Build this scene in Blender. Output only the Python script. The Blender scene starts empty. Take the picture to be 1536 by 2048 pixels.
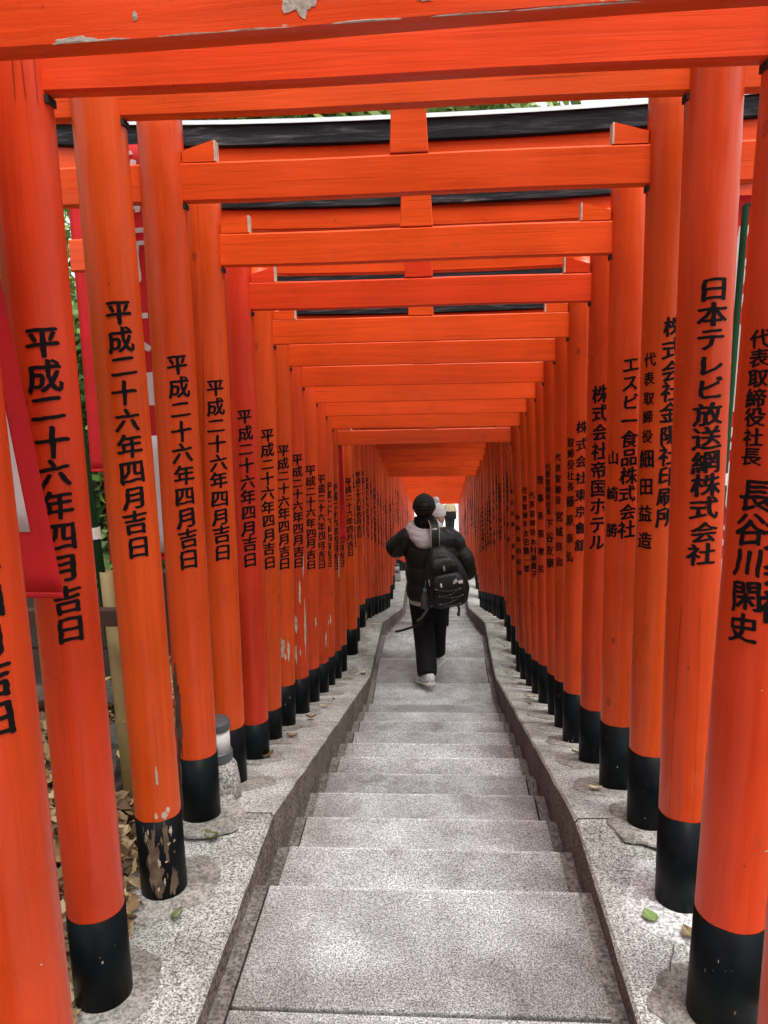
import bpy, bmesh, math, random
from mathutils import Vector, Matrix, noise as mnoise

# ------------------------------------------------------------------ camera, sky, sun, exposure
sc = bpy.context.scene
col = sc.collection
random.seed(7)

cam_d = bpy.data.cameras.new('camera')
cam = bpy.data.objects.new('camera', cam_d)
col.objects.link(cam)
sc.camera = cam
cam_d.sensor_fit = 'VERTICAL'
cam_d.sensor_height = 36.0
cam_d.lens = 1570.0 / 2048.0 * 36.0
cam_d.clip_start = 0.05
cam_d.clip_end = 600.0
right = Vector((0.99752488, 0.06658568, -0.02259339))
up = -Vector((-0.01050744, -0.17655126, -0.98423536))
back = -Vector((-0.06952487, 0.98203666, -0.17541463))
cam.matrix_world = Matrix(((right.x, up.x, back.x, 0), (right.y, up.y, back.y, 0), (right.z, up.z, back.z, 1.66), (0, 0, 0, 1)))

SUN_EL, SUN_AZ = math.radians(68), math.radians(150)      # high, behind the photographer's left shoulder
world = bpy.data.worlds.new('World')
sc.world = world
world.use_nodes = True
wn = world.node_tree.nodes
wl = world.node_tree.links
bg = wn['Background']
sky = wn.new('ShaderNodeTexSky')
sky.sky_type = 'NISHITA'
sky.sun_disc = False
sky.sun_elevation = SUN_EL
sky.sun_rotation = SUN_AZ
sky.air_density = 1.2
sky.dust_density = 4.0
hs = wn.new('ShaderNodeHueSaturation')
hs.inputs['Saturation'].default_value = 0.22               # a thin white overcast
wl.new(sky.outputs[0], hs.inputs['Color'])
wl.new(hs.outputs[0], bg.inputs['Color'])
bg.inputs['Strength'].default_value = 0.15

sd = bpy.data.lights.new('sun', 'SUN')
sd.energy = 1.5
sd.angle = math.radians(25)
sd.color = (1.0, 0.97, 0.93)
sun = bpy.data.objects.new('sun', sd)
col.objects.link(sun)
sun.location = (4, -8, 14)
dirv = Vector((math.sin(SUN_AZ) * math.cos(SUN_EL), math.cos(SUN_AZ) * math.cos(SUN_EL), math.sin(SUN_EL)))
sun.rotation_euler = (-dirv).to_track_quat('-Z', 'Y').to_euler()

vs = sc.view_settings
vs.view_transform = 'Standard'
vs.look = 'None'
vs.gamma = 1.0
vs.use_curve_mapping = False
vs.exposure = 1.25
sc.render.engine = 'CYCLES'
sc.cycles.use_denoising = True
sc.cycles.max_bounces = 10
sc.cycles.diffuse_bounces = 10

# ------------------------------------------------------------------ small helpers
def tag(o, label=None, cat=None, group=None, kind=None):
    if label: o['label'] = label
    if cat: o['category'] = cat
    if group: o['group'] = group
    if kind: o['kind'] = kind
    return o

def link(name, data, parent=None, loc=(0, 0, 0), rot=(0, 0, 0)):
    o = bpy.data.objects.new(name, data)
    col.objects.link(o)
    o.location = loc
    o.rotation_euler = rot
    if parent: o.parent = parent
    return o

def empty(name, loc=(0, 0, 0), rot=(0, 0, 0)):
    o = link(name, None, None, loc, rot)
    o.empty_display_size = 0.1
    return o

def to_mesh(bm, name, mats, smooth=False):
    me = bpy.data.meshes.new(name)
    bm.to_mesh(me)
    bm.free()
    for m in (mats if isinstance(mats, (list, tuple)) else [mats]):
        me.materials.append(m)
    if smooth:
        for p in me.polygons: p.use_smooth = True
    return me

def part(name, bm, mats, parent=None, loc=(0, 0, 0), rot=(0, 0, 0), smooth=False):
    return link(name, to_mesh(bm, name, mats, smooth), parent, loc, rot)

def add_box(bm, x0, x1, y0, y1, z0, z1, bev=0.0, mi=0):
    b = bmesh.new()
    vsx = [b.verts.new((x, y, z)) for x in (x0, x1) for y in (y0, y1) for z in (z0, z1)]
    for f in ((0, 1, 3, 2), (4, 6, 7, 5), (0, 4, 5, 1), (2, 3, 7, 6), (0, 2, 6, 4), (1, 5, 7, 3)):
        b.faces.new([vsx[i] for i in f])
    if bev:
        bmesh.ops.bevel(b, geom=b.edges[:], offset=bev, segments=2, affect='EDGES', profile=0.6)
    for f in b.faces: f.material_index = mi
    me = bpy.data.meshes.new('t'); b.to_mesh(me); b.free()
    bm.from_mesh(me); bpy.data.meshes.remove(me)

def box(x0, x1, y0, y1, z0, z1, bev=0.0):
    bm = bmesh.new(); add_box(bm, x0, x1, y0, y1, z0, z1, bev); return bm

def add_rings(bm, rings, caps=True, closed=True, mi=0):
    rows = [[bm.verts.new(p) for p in r] for r in rings]
    n = len(rows[0])
    fs = []
    for a, b in zip(rows, rows[1:]):
        for i in range(n if closed else n - 1):
            j = (i + 1) % n
            fs.append(bm.faces.new((a[i], a[j], b[j], b[i])))
    if caps and closed:
        fs.append(bm.faces.new(rows[0][::-1])); fs.append(bm.faces.new(rows[-1]))
    for f in fs: f.material_index = mi
    return rows

def lathe(prof, seg=24, cx=0, cy=0, caps=True):
    bm = bmesh.new()
    add_rings(bm, [[(cx + r * math.cos(2 * math.pi * i / seg), cy + r * math.sin(2 * math.pi * i / seg), z) for i in range(seg)] for r, z in prof], caps)
    return bm

def add_tube(bm, pts, rads, seg=10, sy=1.0, caps=True, mi=0):
    pts = [Vector(p) for p in pts]
    if not isinstance(rads, (list, tuple)): rads = [rads] * len(pts)
    rings = []
    ref = None
    for i, p in enumerate(pts):
        t = (pts[min(i + 1, len(pts) - 1)] - pts[max(i - 1, 0)]).normalized()
        if ref is None:
            ref = Vector((0, 1, 0)) if abs(t.y) < 0.8 else Vector((1, 0, 0))
        a = (ref - t * ref.dot(t)).normalized()
        ref = a
        b = t.cross(a)
        rings.append([p + (a * math.cos(2 * math.pi * k / seg) * sy + b * math.sin(2 * math.pi * k / seg)) * rads[i] for k in range(seg)])
    add_rings(bm, rings, caps, mi=mi)

def smooth_path(pts, n=6):
    pts = [Vector(p) for p in pts]
    out = []
    for i in range(len(pts) - 1):
        p0, p1, p2, p3 = pts[max(i - 1, 0)], pts[i], pts[i + 1], pts[min(i + 2, len(pts) - 1)]
        for k in range(n):
            t = k / n
            out.append(0.5 * ((2 * p1) + (p2 - p0) * t + (2 * p0 - 5 * p1 + 4 * p2 - p3) * t * t + (3 * p1 - p0 - 3 * p2 + p3) * t ** 3))
    out.append(pts[-1])
    return out

def evaluated(o):
    """bake the modifiers of o into its mesh"""
    bpy.context.view_layer.update()
    dg = bpy.context.evaluated_depsgraph_get()
    me = bpy.data.meshes.new_from_object(o.evaluated_get(dg))
    old = o.data
    o.modifiers.clear()
    o.data = me
    if old.users == 0: bpy.data.meshes.remove(old)
    for p in me.polygons: p.use_smooth = True
    return o

# ------------------------------------------------------------------ materials
def mat(name):
    m = bpy.data.materials.new(name)
    m.use_nodes = True
    nt = m.node_tree
    return m, nt, nt.nodes['Principled BSDF']

def nd(nt, t, **kw):
    n = nt.nodes.new('ShaderNode' + t)
    for k, v in kw.items():
        if k in n.inputs.keys() if isinstance(k, str) else False: n.inputs[k].default_value = v
        else: setattr(n, k, v)
    return n

def ramp(nt, fac, stops, interp='LINEAR'):
    r = nt.nodes.new('ShaderNodeValToRGB')
    r.color_ramp.interpolation = interp
    e = r.color_ramp.elements
    while len(e) < len(stops): e.new(0.5)
    for i, (p, c) in enumerate(stops):
        e[i].position = p
        e[i].color = (*c, 1) if len(c) == 3 else c
    nt.links.new(fac, r.inputs[0])
    return r.outputs[0]

def mixc(nt, fac, a, b, blend='MIX'):
    m = nt.nodes.new('ShaderNodeMix')
    m.data_type = 'RGBA'
    m.blend_type = blend
    for s, v in ((0, fac), (6, a), (7, b)):
        if isinstance(v, (int, float)): m.inputs[s].default_value = v
        elif isinstance(v, tuple): m.inputs[s].default_value = (*v, 1)
        else: nt.links.new(v, m.inputs[s])
    return m.outputs[2]

def math_(nt, op, a, b=None, c=None, clamp=False):
    m = nt.nodes.new('ShaderNodeMath'); m.operation = op; m.use_clamp = clamp
    for s, v in ((0, a), (1, b), (2, c)):
        if v is None: continue
        if isinstance(v, (int, float)): m.inputs[s].default_value = v
        else: nt.links.new(v, m.inputs[s])
    return m.outputs[0]

def coords(nt, scale=(1, 1, 1), rand=True, kind='Object'):
    tc = nt.nodes.new('ShaderNodeTexCoord')
    mp = nt.nodes.new('ShaderNodeMapping')
    mp.inputs['Scale'].default_value = scale
    nt.links.new(tc.outputs[kind], mp.inputs[0])
    if rand:
        oi = nt.nodes.new('ShaderNodeObjectInfo')
        cb = nt.nodes.new('ShaderNodeCombineXYZ')
        v = math_(nt, 'MULTIPLY', oi.outputs['Random'], 53.0)
        for i in range(3): nt.links.new(v, cb.inputs[i])
        nt.links.new(cb.outputs[0], mp.inputs['Location'])
    return mp.outputs[0]

def noise(nt, vec, scale, detail=4, rough=0.55, dist=0.0):
    n = nt.nodes.new('ShaderNodeTexNoise')
    n.inputs['Scale'].default_value = scale
    n.inputs['Detail'].default_value = detail
    n.inputs['Roughness'].default_value = rough
    n.inputs['Distortion'].default_value = dist
    nt.links.new(vec, n.inputs['Vector'])
    return n.outputs[0]

def voro(nt, vec, scale, feature='F1', out='Distance'):
    n = nt.nodes.new('ShaderNodeTexVoronoi')
    n.feature = feature
    n.inputs['Scale'].default_value = scale
    nt.links.new(vec, n.inputs['Vector'])
    return n.outputs[out]

def bump(nt, bsdf, h, strength=0.3, dist=0.01):
    b = nt.nodes.new('ShaderNodeBump')
    b.inputs['Strength'].default_value = strength
    b.inputs['Distance'].default_value = dist
    nt.links.new(h, b.inputs['Height'])
    nt.links.new(b.outputs[0], bsdf.inputs['Normal'])

def plain(name, c, rough=0.6, metal=0.0, var=0.0, scale=20.0, bmp=0.0):
    m, nt, b = mat(name)
    b.inputs['Roughness'].default_value = rough
    b.inputs['Metallic'].default_value = metal
    v = coords(nt)
    n = noise(nt, v, scale, 3)
    lo = tuple(x * (1 - var) for x in c); hi = tuple(min(1, x * (1 + var)) for x in c)
    nt.links.new(ramp(nt, n, [(0.3, lo), (0.7, hi)]), b.inputs['Base Color'])
    if bmp: bump(nt, b, n, bmp, 0.004)
    return m

def vermilion(name, grain_axis):
    """enamel on wood: object colour R = hue towards orange, G = peeling, B = brightness"""
    m, nt, b = mat(name)
    L = nt.links
    oi = nt.nodes.new('ShaderNodeObjectInfo')
    sep = nt.nodes.new('ShaderNodeSeparateColor')
    L.new(oi.outputs['Color'], sep.inputs[0])
    R, G, B = sep.outputs[0], sep.outputs[1], sep.outputs[2]
    st = (18, 18, 1.1) if grain_axis == 'z' else (0.9, 18, 18)
    v1 = coords(nt, st)
    v2 = coords(nt, (1, 1, 1))
    grain = noise(nt, v1, 3.0, 5, 0.6, 0.6)
    big = noise(nt, v2, 2.2, 3)
    base = mixc(nt, R, (0.70, 0.045, 0.014), (0.77, 0.094, 0.010))
    shade = ramp(nt, grain, [(0.25, (0.80,) * 3), (0.5, (0.97,) * 3), (0.8, (1.08,) * 3)])
    base = mixc(nt, 1.0, base, shade, 'MULTIPLY')
    shade2 = ramp(nt, big, [(0.3, (0.84,) * 3), (0.7, (1.08,) * 3)])
    base = mixc(nt, 1.0, base, shade2, 'MULTIPLY')
    bb = nt.nodes.new('ShaderNodeCombineColor')
    for i in range(3): L.new(B, bb.inputs[i])
    base = mixc(nt, 1.0, base, bb.outputs[0], 'MULTIPLY')
    # knots: small dark rings where a branch stood
    kv = coords(nt, (6.0, 6.0, 4.0) if grain_axis == 'z' else (3.0, 6.0, 6.0))
    kd = voro(nt, kv, 1.0)
    ksep = nt.nodes.new('ShaderNodeSeparateColor')
    L.new(voro(nt, kv, 1.0, 'F1', 'Color'), ksep.inputs[0])
    kd = math_(nt, 'ADD', kd, math_(nt, 'MULTIPLY', math_(nt, 'LESS_THAN', ksep.outputs[0], 0.62), 1.0))
    ring = ramp(nt, kd, [(0.0, (0.25,) * 3), (0.035, (0.75,) * 3), (0.055, (0.30,) * 3), (0.075, (1,) * 3)])
    base = mixc(nt, 0.75, base, ring, 'MULTIPLY')
    # small dents and dark specks
    sp = voro(nt, coords(nt, (1, 1, 0.6)), 26.0)
    spm = ramp(nt, sp, [(0.0, (0.3,) * 3), (0.05, (0.45,) * 3), (0.09, (1,) * 3)])
    sel = ramp(nt, noise(nt, coords(nt), 9.0, 2), [(0.58, (0,) * 3), (0.64, (1,) * 3)])
    base = mixc(nt, sel, base, mixc(nt, 1.0, base, spm, 'MULTIPLY'))
    # drying cracks: long thin lines along the grain
    cn = noise(nt, coords(nt, (7, 7, 0.07) if grain_axis == 'z' else (0.05, 9, 9)), 1.3, 1, 0.4)
    cr = math_(nt, 'ABSOLUTE', math_(nt, 'SUBTRACT', cn, 0.5))
    crm = ramp(nt, cr, [(0.0, (0.35,) * 3), (0.0022, (0.6,) * 3), (0.004, (1,) * 3)])
    crs = ramp(nt, noise(nt, coords(nt), 1.7, 1), [(0.53, (0,) * 3), (0.55, (1,) * 3)])
    base = mixc(nt, crs, base, mixc(nt, 1.0, base, crm, 'MULTIPLY'))
    # faint grime clouds and paler scuffs
    gr = noise(nt, coords(nt, (3, 3, 1.0) if grain_axis == 'z' else (1.0, 3, 3)), 3.0, 6, 0.7)
    base = mixc(nt, ramp(nt, gr, [(0.58, (0,) * 3), (0.75, (0.35,) * 3)]), base, (0.20, 0.045, 0.02))
    base = mixc(nt, ramp(nt, gr, [(0.22, (0.22,) * 3), (0.36, (0,) * 3)]), base, (0.72, 0.22, 0.12))
    # peeling to the pale primer and wood
    pn = noise(nt, coords(nt, (7, 7, 2.2) if grain_axis == 'z' else (2.2, 7, 7)), 1.6, 7, 0.62)
    th = math_(nt, 'SUBTRACT', 0.97, math_(nt, 'MULTIPLY', G, 0.5))
    pm = math_(nt, 'MULTIPLY', math_(nt, 'SUBTRACT', pn, th), 60, clamp=True)
    wood = ramp(nt, grain, [(0.3, (0.30, 0.20, 0.13)), (0.6, (0.55, 0.47, 0.38)), (0.8, (0.68, 0.63, 0.56))])
    base = mixc(nt, pm, base, wood)
    L.new(base, b.inputs['Base Color'])
    rg = ramp(nt, big, [(0.3, (0.24,) * 3), (0.75, (0.42,) * 3)])
    L.new(math_(nt, 'ADD', math_(nt, 'MULTIPLY', pm, 0.5), rg, clamp=True), b.inputs['Roughness'])
    h = math_(nt, 'ADD', math_(nt, 'MULTIPLY', grain, 0.7), math_(nt, 'MULTIPLY', noise(nt, coords(nt), 45, 2), 0.12))
    b.inputs['Specular IOR Level'].default_value = 0.32
    bump(nt, b, h, 0.30, 0.006)
    return m

M = {}
M['post'] = vermilion('vermilion_enamel_post', 'z')
M['beam'] = vermilion('vermilion_enamel_beam', 'x')

def foot_mat():
    m, nt, b = mat('black_foot_paint')
    oi = nt.nodes.new('ShaderNodeObjectInfo')
    sep = nt.nodes.new('ShaderNodeSeparateColor')
    nt.links.new(oi.outputs['Color'], sep.inputs[0])
    v = coords(nt)
    n1 = noise(nt, v, 6, 5)
    base = ramp(nt, n1, [(0.3, (0.002, 0.003, 0.004)), (0.7, (0.005, 0.008, 0.009))])
    dustn = voro(nt, v, 60)
    dust = ramp(nt, dustn, [(0.05, (1,) * 3), (0.09, (0,) * 3)])
    dm = math_(nt, 'MULTIPLY', dust, ramp(nt, noise(nt, v, 11, 2), [(0.55, (0,) * 3), (0.65, (1,) * 3)]))
    base = mixc(nt, math_(nt, 'MULTIPLY', dm, 0.45), base, (0.35, 0.33, 0.3))
    pn = noise(nt, coords(nt, (6, 6, 2.6)), 2.0, 7, 0.65)
    th = math_(nt, 'SUBTRACT', 0.98, math_(nt, 'MULTIPLY', sep.outputs[1], 0.5))
    pm = math_(nt, 'MULTIPLY', math_(nt, 'SUBTRACT', pn, th), 50, clamp=True)
    wood = ramp(nt, noise(nt, coords(nt, (20, 20, 2)), 2, 4), [(0.3, (0.12, 0.075, 0.045)), (0.6, (0.33, 0.23, 0.14)), (0.8, (0.5, 0.43, 0.34))])
    nt.links.new(mixc(nt, pm, base, wood), b.inputs['Base Color'])
    b.inputs['Roughness'].default_value = 0.4
    b.inputs['Specular IOR Level'].default_value = 0.09
    bump(nt, b, math_(nt, 'SUBTRACT', n1, pm), 0.2, 0.004)
    return m
M['foot'] = foot_mat()
M['ink'] = plain('black_lettering_paint', (0.006, 0.005, 0.006), 0.6)
M['ink'].node_tree.nodes['Principled BSDF'].inputs['Specular IOR Level'].default_value = 0.12
M['mortise'] = plain('mortise_shadow_wood', (0.02, 0.01, 0.008), 0.9)
M['endgrain'] = plain('bare_end_grain', (0.52, 0.42, 0.32), 0.85, var=0.25, scale=60, bmp=0.3)

def kasagi_mat():
    m, nt, b = mat('weathered_black_top_beam')
    v = coords(nt, (1.2, 16, 16))
    n1 = noise(nt, v, 3.2, 8, 0.72, 0.8)
    base = ramp(nt, n1, [(0.3, (0.004, 0.004, 0.005)), (0.5, (0.014, 0.014, 0.017)), (0.6, (0.045, 0.045, 0.05)), (0.68, (0.13, 0.125, 0.12)), (0.76, (0.3, 0.28, 0.26))])
    kd = voro(nt, coords(nt, (1.5, 5, 5)), 1.0)
    kn = ramp(nt, kd, [(0.0, (0.8,) * 3), (0.08, (0,) * 3)])
    base = mixc(nt, kn, base, (0.26, 0.2, 0.15))
    nt.links.new(base, b.inputs['Base Color'])
    b.inputs['Roughness'].default_value = 0.7
    b.inputs['Specular IOR Level'].default_value = 0.15
    bump(nt, b, n1, 0.35, 0.006)
    return m
M['kasagi'] = kasagi_mat()
M['cap'] = plain('pale_sheet_metal_cap', (0.70, 0.80, 0.82), 0.5, 0.0, 0.08, 8)

def granite(name, dark, light, brown, scale=190.0, side=True, rough=0.75):
    m, nt, b = mat(name)
    oi = nt.nodes.new('ShaderNodeObjectInfo')
    v = coords(nt)
    g1 = noise(nt, v, scale, 2, 0.6)
    g2 = noise(nt, v, scale * 0.45, 3, 0.7)
    base = ramp(nt, g1, [(0.36, dark), (0.47, tuple((a + c) / 2 for a, c in zip(dark, light))), (0.56, light)])
    gg = ramp(nt, g2, [(0.38, (0.62,) * 3), (0.58, (1.1,) * 3)])
    base = mixc(nt, 1.0, base, gg, 'MULTIPLY')
    tc = nt.nodes.new('ShaderNodeTexCoord')
    # broad wear, and brownish stains with edges of their own
    st1 = noise(nt, coords(nt, (1, 1, 1)), 7.0, 6, 0.7, 0.6)
    base = mixc(nt, ramp(nt, st1, [(0.54, (0,) * 3), (0.64, (0.42,) * 3)]), base, mixc(nt, 1.0, base, (0.50, 0.465, 0.42), 'MULTIPLY'))
    big = noise(nt, coords(nt, (1, 1, 1)), 3.2, 4, 0.6)
    wear = ramp(nt, big, [(0.34, (0.50, 0.48, 0.45)), (0.52, (0.86, 0.85, 0.84)), (0.66, (1.10,) * 3)])
    base = mixc(nt, 0.8, base, wear, 'MULTIPLY')
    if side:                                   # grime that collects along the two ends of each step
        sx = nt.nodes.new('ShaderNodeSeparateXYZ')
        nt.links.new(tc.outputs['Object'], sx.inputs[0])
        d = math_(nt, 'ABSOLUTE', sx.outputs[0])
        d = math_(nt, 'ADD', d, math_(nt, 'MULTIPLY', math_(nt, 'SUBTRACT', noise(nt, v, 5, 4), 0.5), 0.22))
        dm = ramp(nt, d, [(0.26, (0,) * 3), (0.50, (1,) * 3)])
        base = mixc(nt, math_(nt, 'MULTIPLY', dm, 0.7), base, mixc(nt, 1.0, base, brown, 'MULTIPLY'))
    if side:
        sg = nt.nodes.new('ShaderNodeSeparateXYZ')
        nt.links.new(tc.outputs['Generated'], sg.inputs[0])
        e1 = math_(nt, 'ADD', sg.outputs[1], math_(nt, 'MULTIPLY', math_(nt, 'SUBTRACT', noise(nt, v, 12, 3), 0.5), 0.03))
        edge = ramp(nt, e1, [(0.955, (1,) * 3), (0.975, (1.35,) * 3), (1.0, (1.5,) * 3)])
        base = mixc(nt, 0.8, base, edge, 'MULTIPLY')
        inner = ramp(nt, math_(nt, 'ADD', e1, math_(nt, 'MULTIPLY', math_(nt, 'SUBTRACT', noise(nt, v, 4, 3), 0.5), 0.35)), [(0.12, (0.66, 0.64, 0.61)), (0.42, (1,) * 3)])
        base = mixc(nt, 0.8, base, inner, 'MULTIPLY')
    hv = nt.nodes.new('ShaderNodeMix'); hv.data_type = 'RGBA'; hv.blend_type = 'MULTIPLY'
    hv.inputs[0].default_value = 1.0
    nt.links.new(base, hv.inputs[6]); nt.links.new(oi.outputs['Color'], hv.inputs[7])
    nt.links.new(hv.outputs[2], b.inputs['Base Color'])
    b.inputs['Roughness'].default_value = rough
    bump(nt, b, g1, 0.35, 0.002)
    return m
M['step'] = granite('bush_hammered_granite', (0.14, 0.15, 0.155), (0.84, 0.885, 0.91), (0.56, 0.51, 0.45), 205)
M['gutter'] = granite('grimy_mortar_strip', (0.10, 0.095, 0.085), (0.26, 0.245, 0.22), (1, 1, 1), 90, False, 0.9)
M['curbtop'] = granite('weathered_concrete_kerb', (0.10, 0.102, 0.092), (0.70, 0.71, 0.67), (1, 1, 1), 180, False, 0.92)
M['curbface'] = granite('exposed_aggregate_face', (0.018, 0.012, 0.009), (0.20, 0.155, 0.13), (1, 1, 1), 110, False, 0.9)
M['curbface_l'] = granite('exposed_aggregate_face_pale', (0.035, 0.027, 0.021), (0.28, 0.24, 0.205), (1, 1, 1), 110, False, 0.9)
M['mortar'] = granite('smooth_post_mortar', (0.22, 0.215, 0.19), (0.44, 0.43, 0.39), (1, 1, 1), 110, False, 0.9)
M['lime'] = granite('powdery_white_mortar', (0.34, 0.34, 0.335), (0.80, 0.81, 0.81), (1, 1, 1), 120, False, 0.95)

def soil_mat():
    m, nt, b = mat('leaf_strewn_soil')
    v = coords(nt, rand=False)
    n1 = noise(nt, v, 14, 7, 0.7)
    n2 = noise(nt, v, 1.2, 3)
    base = ramp(nt, n1, [(0.3, (0.03, 0.022, 0.015)), (0.5, (0.11, 0.08, 0.05)), (0.7, (0.30, 0.23, 0.14))])
    base = mixc(nt, 0.4, base, ramp(nt, n2, [(0.35, (0.06, 0.05, 0.03)), (0.65, (0.22, 0.17, 0.11))]))
    nt.links.new(base, b.inputs['Base Color'])
    b.inputs['Roughness'].default_value = 0.95
    bump(nt, b, n1, 0.6, 0.03)
    return m
M['soil'] = soil_mat()
M['paving'] = plain('pale_street_paving', (0.55, 0.54, 0.52), 0.8, var=0.12, scale=3)

def leafy(name, c0, c1, c2, trans=0.25):
    m, nt, b = mat(name)
    g = nt.nodes.new('ShaderNodeNewGeometry')
    base = ramp(nt, g.outputs['Random Per Island'], [(0.05, c0), (0.5, c1), (0.95, c2)])
    nt.links.new(base, b.inputs['Base Color'])
    b.inputs['Roughness'].default_value = 0.55
    tr = nt.nodes.new('ShaderNodeBsdfTranslucent')
    nt.links.new(base, tr.inputs['Color'])
    ms = nt.nodes.new('ShaderNodeMixShader')
    ms.inputs[0].default_value = trans
    nt.links.new(b.outputs[0], ms.inputs[1]); nt.links.new(tr.outputs[0], ms.inputs[2])
    nt.links.new(ms.outputs[0], nt.nodes['Material Output'].inputs[0])
    return m
M['litter'] = leafy('dry_fallen_leaves', (0.10, 0.055, 0.025), (0.34, 0.22, 0.10), (0.62, 0.50, 0.28), 0.1)
M['bamboo_grass'] = leafy('bamboo_grass_blades', (0.10, 0.15, 0.03), (0.26, 0.33, 0.07), (0.55, 0.58, 0.25))
M['leaves'] = leafy('evergreen_leaves', (0.03, 0.07, 0.015), (0.07, 0.15, 0.03), (0.16, 0.26, 0.06))
M['leaves2'] = leafy('bamboo_leaves', (0.06, 0.11, 0.02), (0.14, 0.24, 0.05), (0.32, 0.42, 0.12))
M['bark'] = plain('rough_bark', (0.12, 0.09, 0.065), 0.95, var=0.4, scale=14, bmp=0.8)
M['culm'] = plain('green_bamboo_culm', (0.20, 0.30, 0.09), 0.4, var=0.3, scale=4)
M['rock'] = plain('mossy_rock', (0.075, 0.066, 0.056), 0.95, var=0.6, scale=9, bmp=0.8)

def cloth(name, c, var=0.12):
    m, nt, b = mat(name)
    n = noise(nt, coords(nt, (1, 1, 1)), 7, 4)
    base = ramp(nt, n, [(0.3, tuple(x * (1 - var) for x in c)), (0.7, tuple(min(1, x * (1 + var)) for x in c))])
    nt.links.new(base, b.inputs['Base Color'])
    b.inputs['Roughness'].default_value = 0.75
    tr = nt.nodes.new('ShaderNodeBsdfTranslucent')
    nt.links.new(base, tr.inputs['Color'])
    ms = nt.nodes.new('ShaderNodeMixShader')
    ms.inputs[0].default_value = 0.35
    nt.links.new(b.outputs[0], ms.inputs[1]); nt.links.new(tr.outputs[0], ms.inputs[2])
    nt.links.new(ms.outputs[0], nt.nodes['Material Output'].inputs[0])
    return m
M['redcloth'] = cloth('red_banner_cloth', (0.68, 0.015, 0.02))
M['whitecloth'] = cloth('white_banner_cloth', (0.82, 0.80, 0.80), 0.04)
M['greenpole'] = plain('green_banner_pole', (0.010, 0.045, 0.018), 0.75)
M['greenpole'].node_tree.nodes['Principled BSDF'].inputs['Specular IOR Level'].default_value = 0.1
M['tape'] = plain('white_tape', (0.72, 0.70, 0.66), 0.6, var=0.1)
M['tube'] = plain('yellowed_bamboo_tube', (0.25, 0.185, 0.07), 0.6, var=0.2, scale=8)
M['brown'] = plain('brown_painted_rail', (0.055, 0.022, 0.014), 0.6, var=0.2)
M['greyboard'] = plain('grey_boards', (0.045, 0.034, 0.028), 0.8, var=0.2)
M['lampcap'] = plain('grey_lamp_metal', (0.10, 0.11, 0.115), 0.45, 0.4, 0.15)
M['lampglass'] = plain('dirty_milky_lamp_glass', (0.68, 0.68, 0.66), 0.35, var=0.2, scale=14)
M['lampstone'] = granite('granite_lamp_base', (0.12, 0.12, 0.115), (0.66, 0.65, 0.62), (1, 1, 1), 130, False, 0.85)

# ------------------------------------------------------------------ the line of the stairs
PX = -0.072                     # middle of the path
T, Rr = 0.363, 0.0972           # tread and riser
def slab_line(y):
    """height of the walking line (nosings) along the path"""
    pts = [(-6, 0.0), (2.31, 0.0), (6.30, -11 * Rr), (7.91, -11 * Rr), (12.63, -24 * Rr), (15.0, -24 * Rr), (23.71, -48 * Rr), (60, -48 * Rr)]
    for (a, za), (b, zb) in zip(pts, pts[1:]):
        if y <= b: return za + (zb - za) * (y - a) / (b - a)
    return pts[-1][1]
CURB = [(-6, 0.07), (2.62, 0.07), (6.60, -0.99), (8.10, -0.99), (12.75, -2.25), (15.2, -2.25), (23.9, -4.60), (24.6, -4.64)]
def curb_z(y):
    for (a, za), (b, zb) in zip(CURB, CURB[1:]):
        if y <= b: return za + (zb - za) * (y - a) / (b - a)
    return -4.66
STREET = -4.665

# ------------------------------------------------------------------ ground
def ground_z(x, y):
    c = curb_z(y) - 0.05
    if x < -1.0:
        d = -1.0 - x
        k = min(1.0, max(0.0, (26 - y) / 6.0))
        sl_ = 0.55 - 0.30 * min(1, max(0, (y - 6) / 4))
        z = c + k * (sl_ * min(d, 6) + 0.25 * max(0, min(d - 6, 20)))
    elif x > 0.95:
        d = x - 0.95
        k = min(1.0, max(0.0, (26 - y) / 6.0))
        z = c + k * 0.10 * min(d, 6)
    else:
        z = c - 0.20
    if abs(x) > 0.8 and y < 24:
        z += 0.05 * (mnoise.noise(Vector((x * 1.3, y * 1.3, 0))) + 0.4)* min(1, (abs(x) - 0.8) * 2)
    return z
def make_ground():
    xs = [-150, -90, -50, -30, -22, -16] + [-12 + 0.5 * i for i in range(18)] + [-2.9 + 0.19 * i for i in range(10)] + [-1.0, -0.9, 0.85, 0.95] + [1.1 + 0.25 * i for i in range(12)] + [4.5, 6, 8, 11, 16, 22, 30, 50, 90, 150]
    xs = sorted(set(round(x, 3) for x in xs))
    ys = [-80, -40, -20, -10, -6] + [-4 + 0.5 * i for i in range(6)] + [-1 + 0.22 * i for i in range(60)] + [12.4 + 0.6 * i for i in range(22)] + [26, 28, 32, 40, 60, 100, 200, 350]
    ys = sorted(set(round(y, 3) for y in ys))
    bm = bmesh.new()
    V = [[bm.verts.new((x, y, ground_z(x, y))) for x in xs] for y in ys]
    for j in range(len(ys) - 1):
        for i in range(len(xs) - 1):
            bm.faces.new((V[j][i], V[j][i + 1], V[j + 1][i + 1], V[j + 1][i]))
    return tag(part('ground', bm, M['soil'], smooth=True), 'leaf-strewn brown earth on both sides of the shrine stairs', kind='structure')
make_ground()
bm = bmesh.new()
add_box(bm, -14, 14, 24.4, 44, STREET - 0.03, STREET + 0.004)
tag(part('road', bm, M['paving']), 'pale street at the foot of the stairs', kind='structure')

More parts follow.
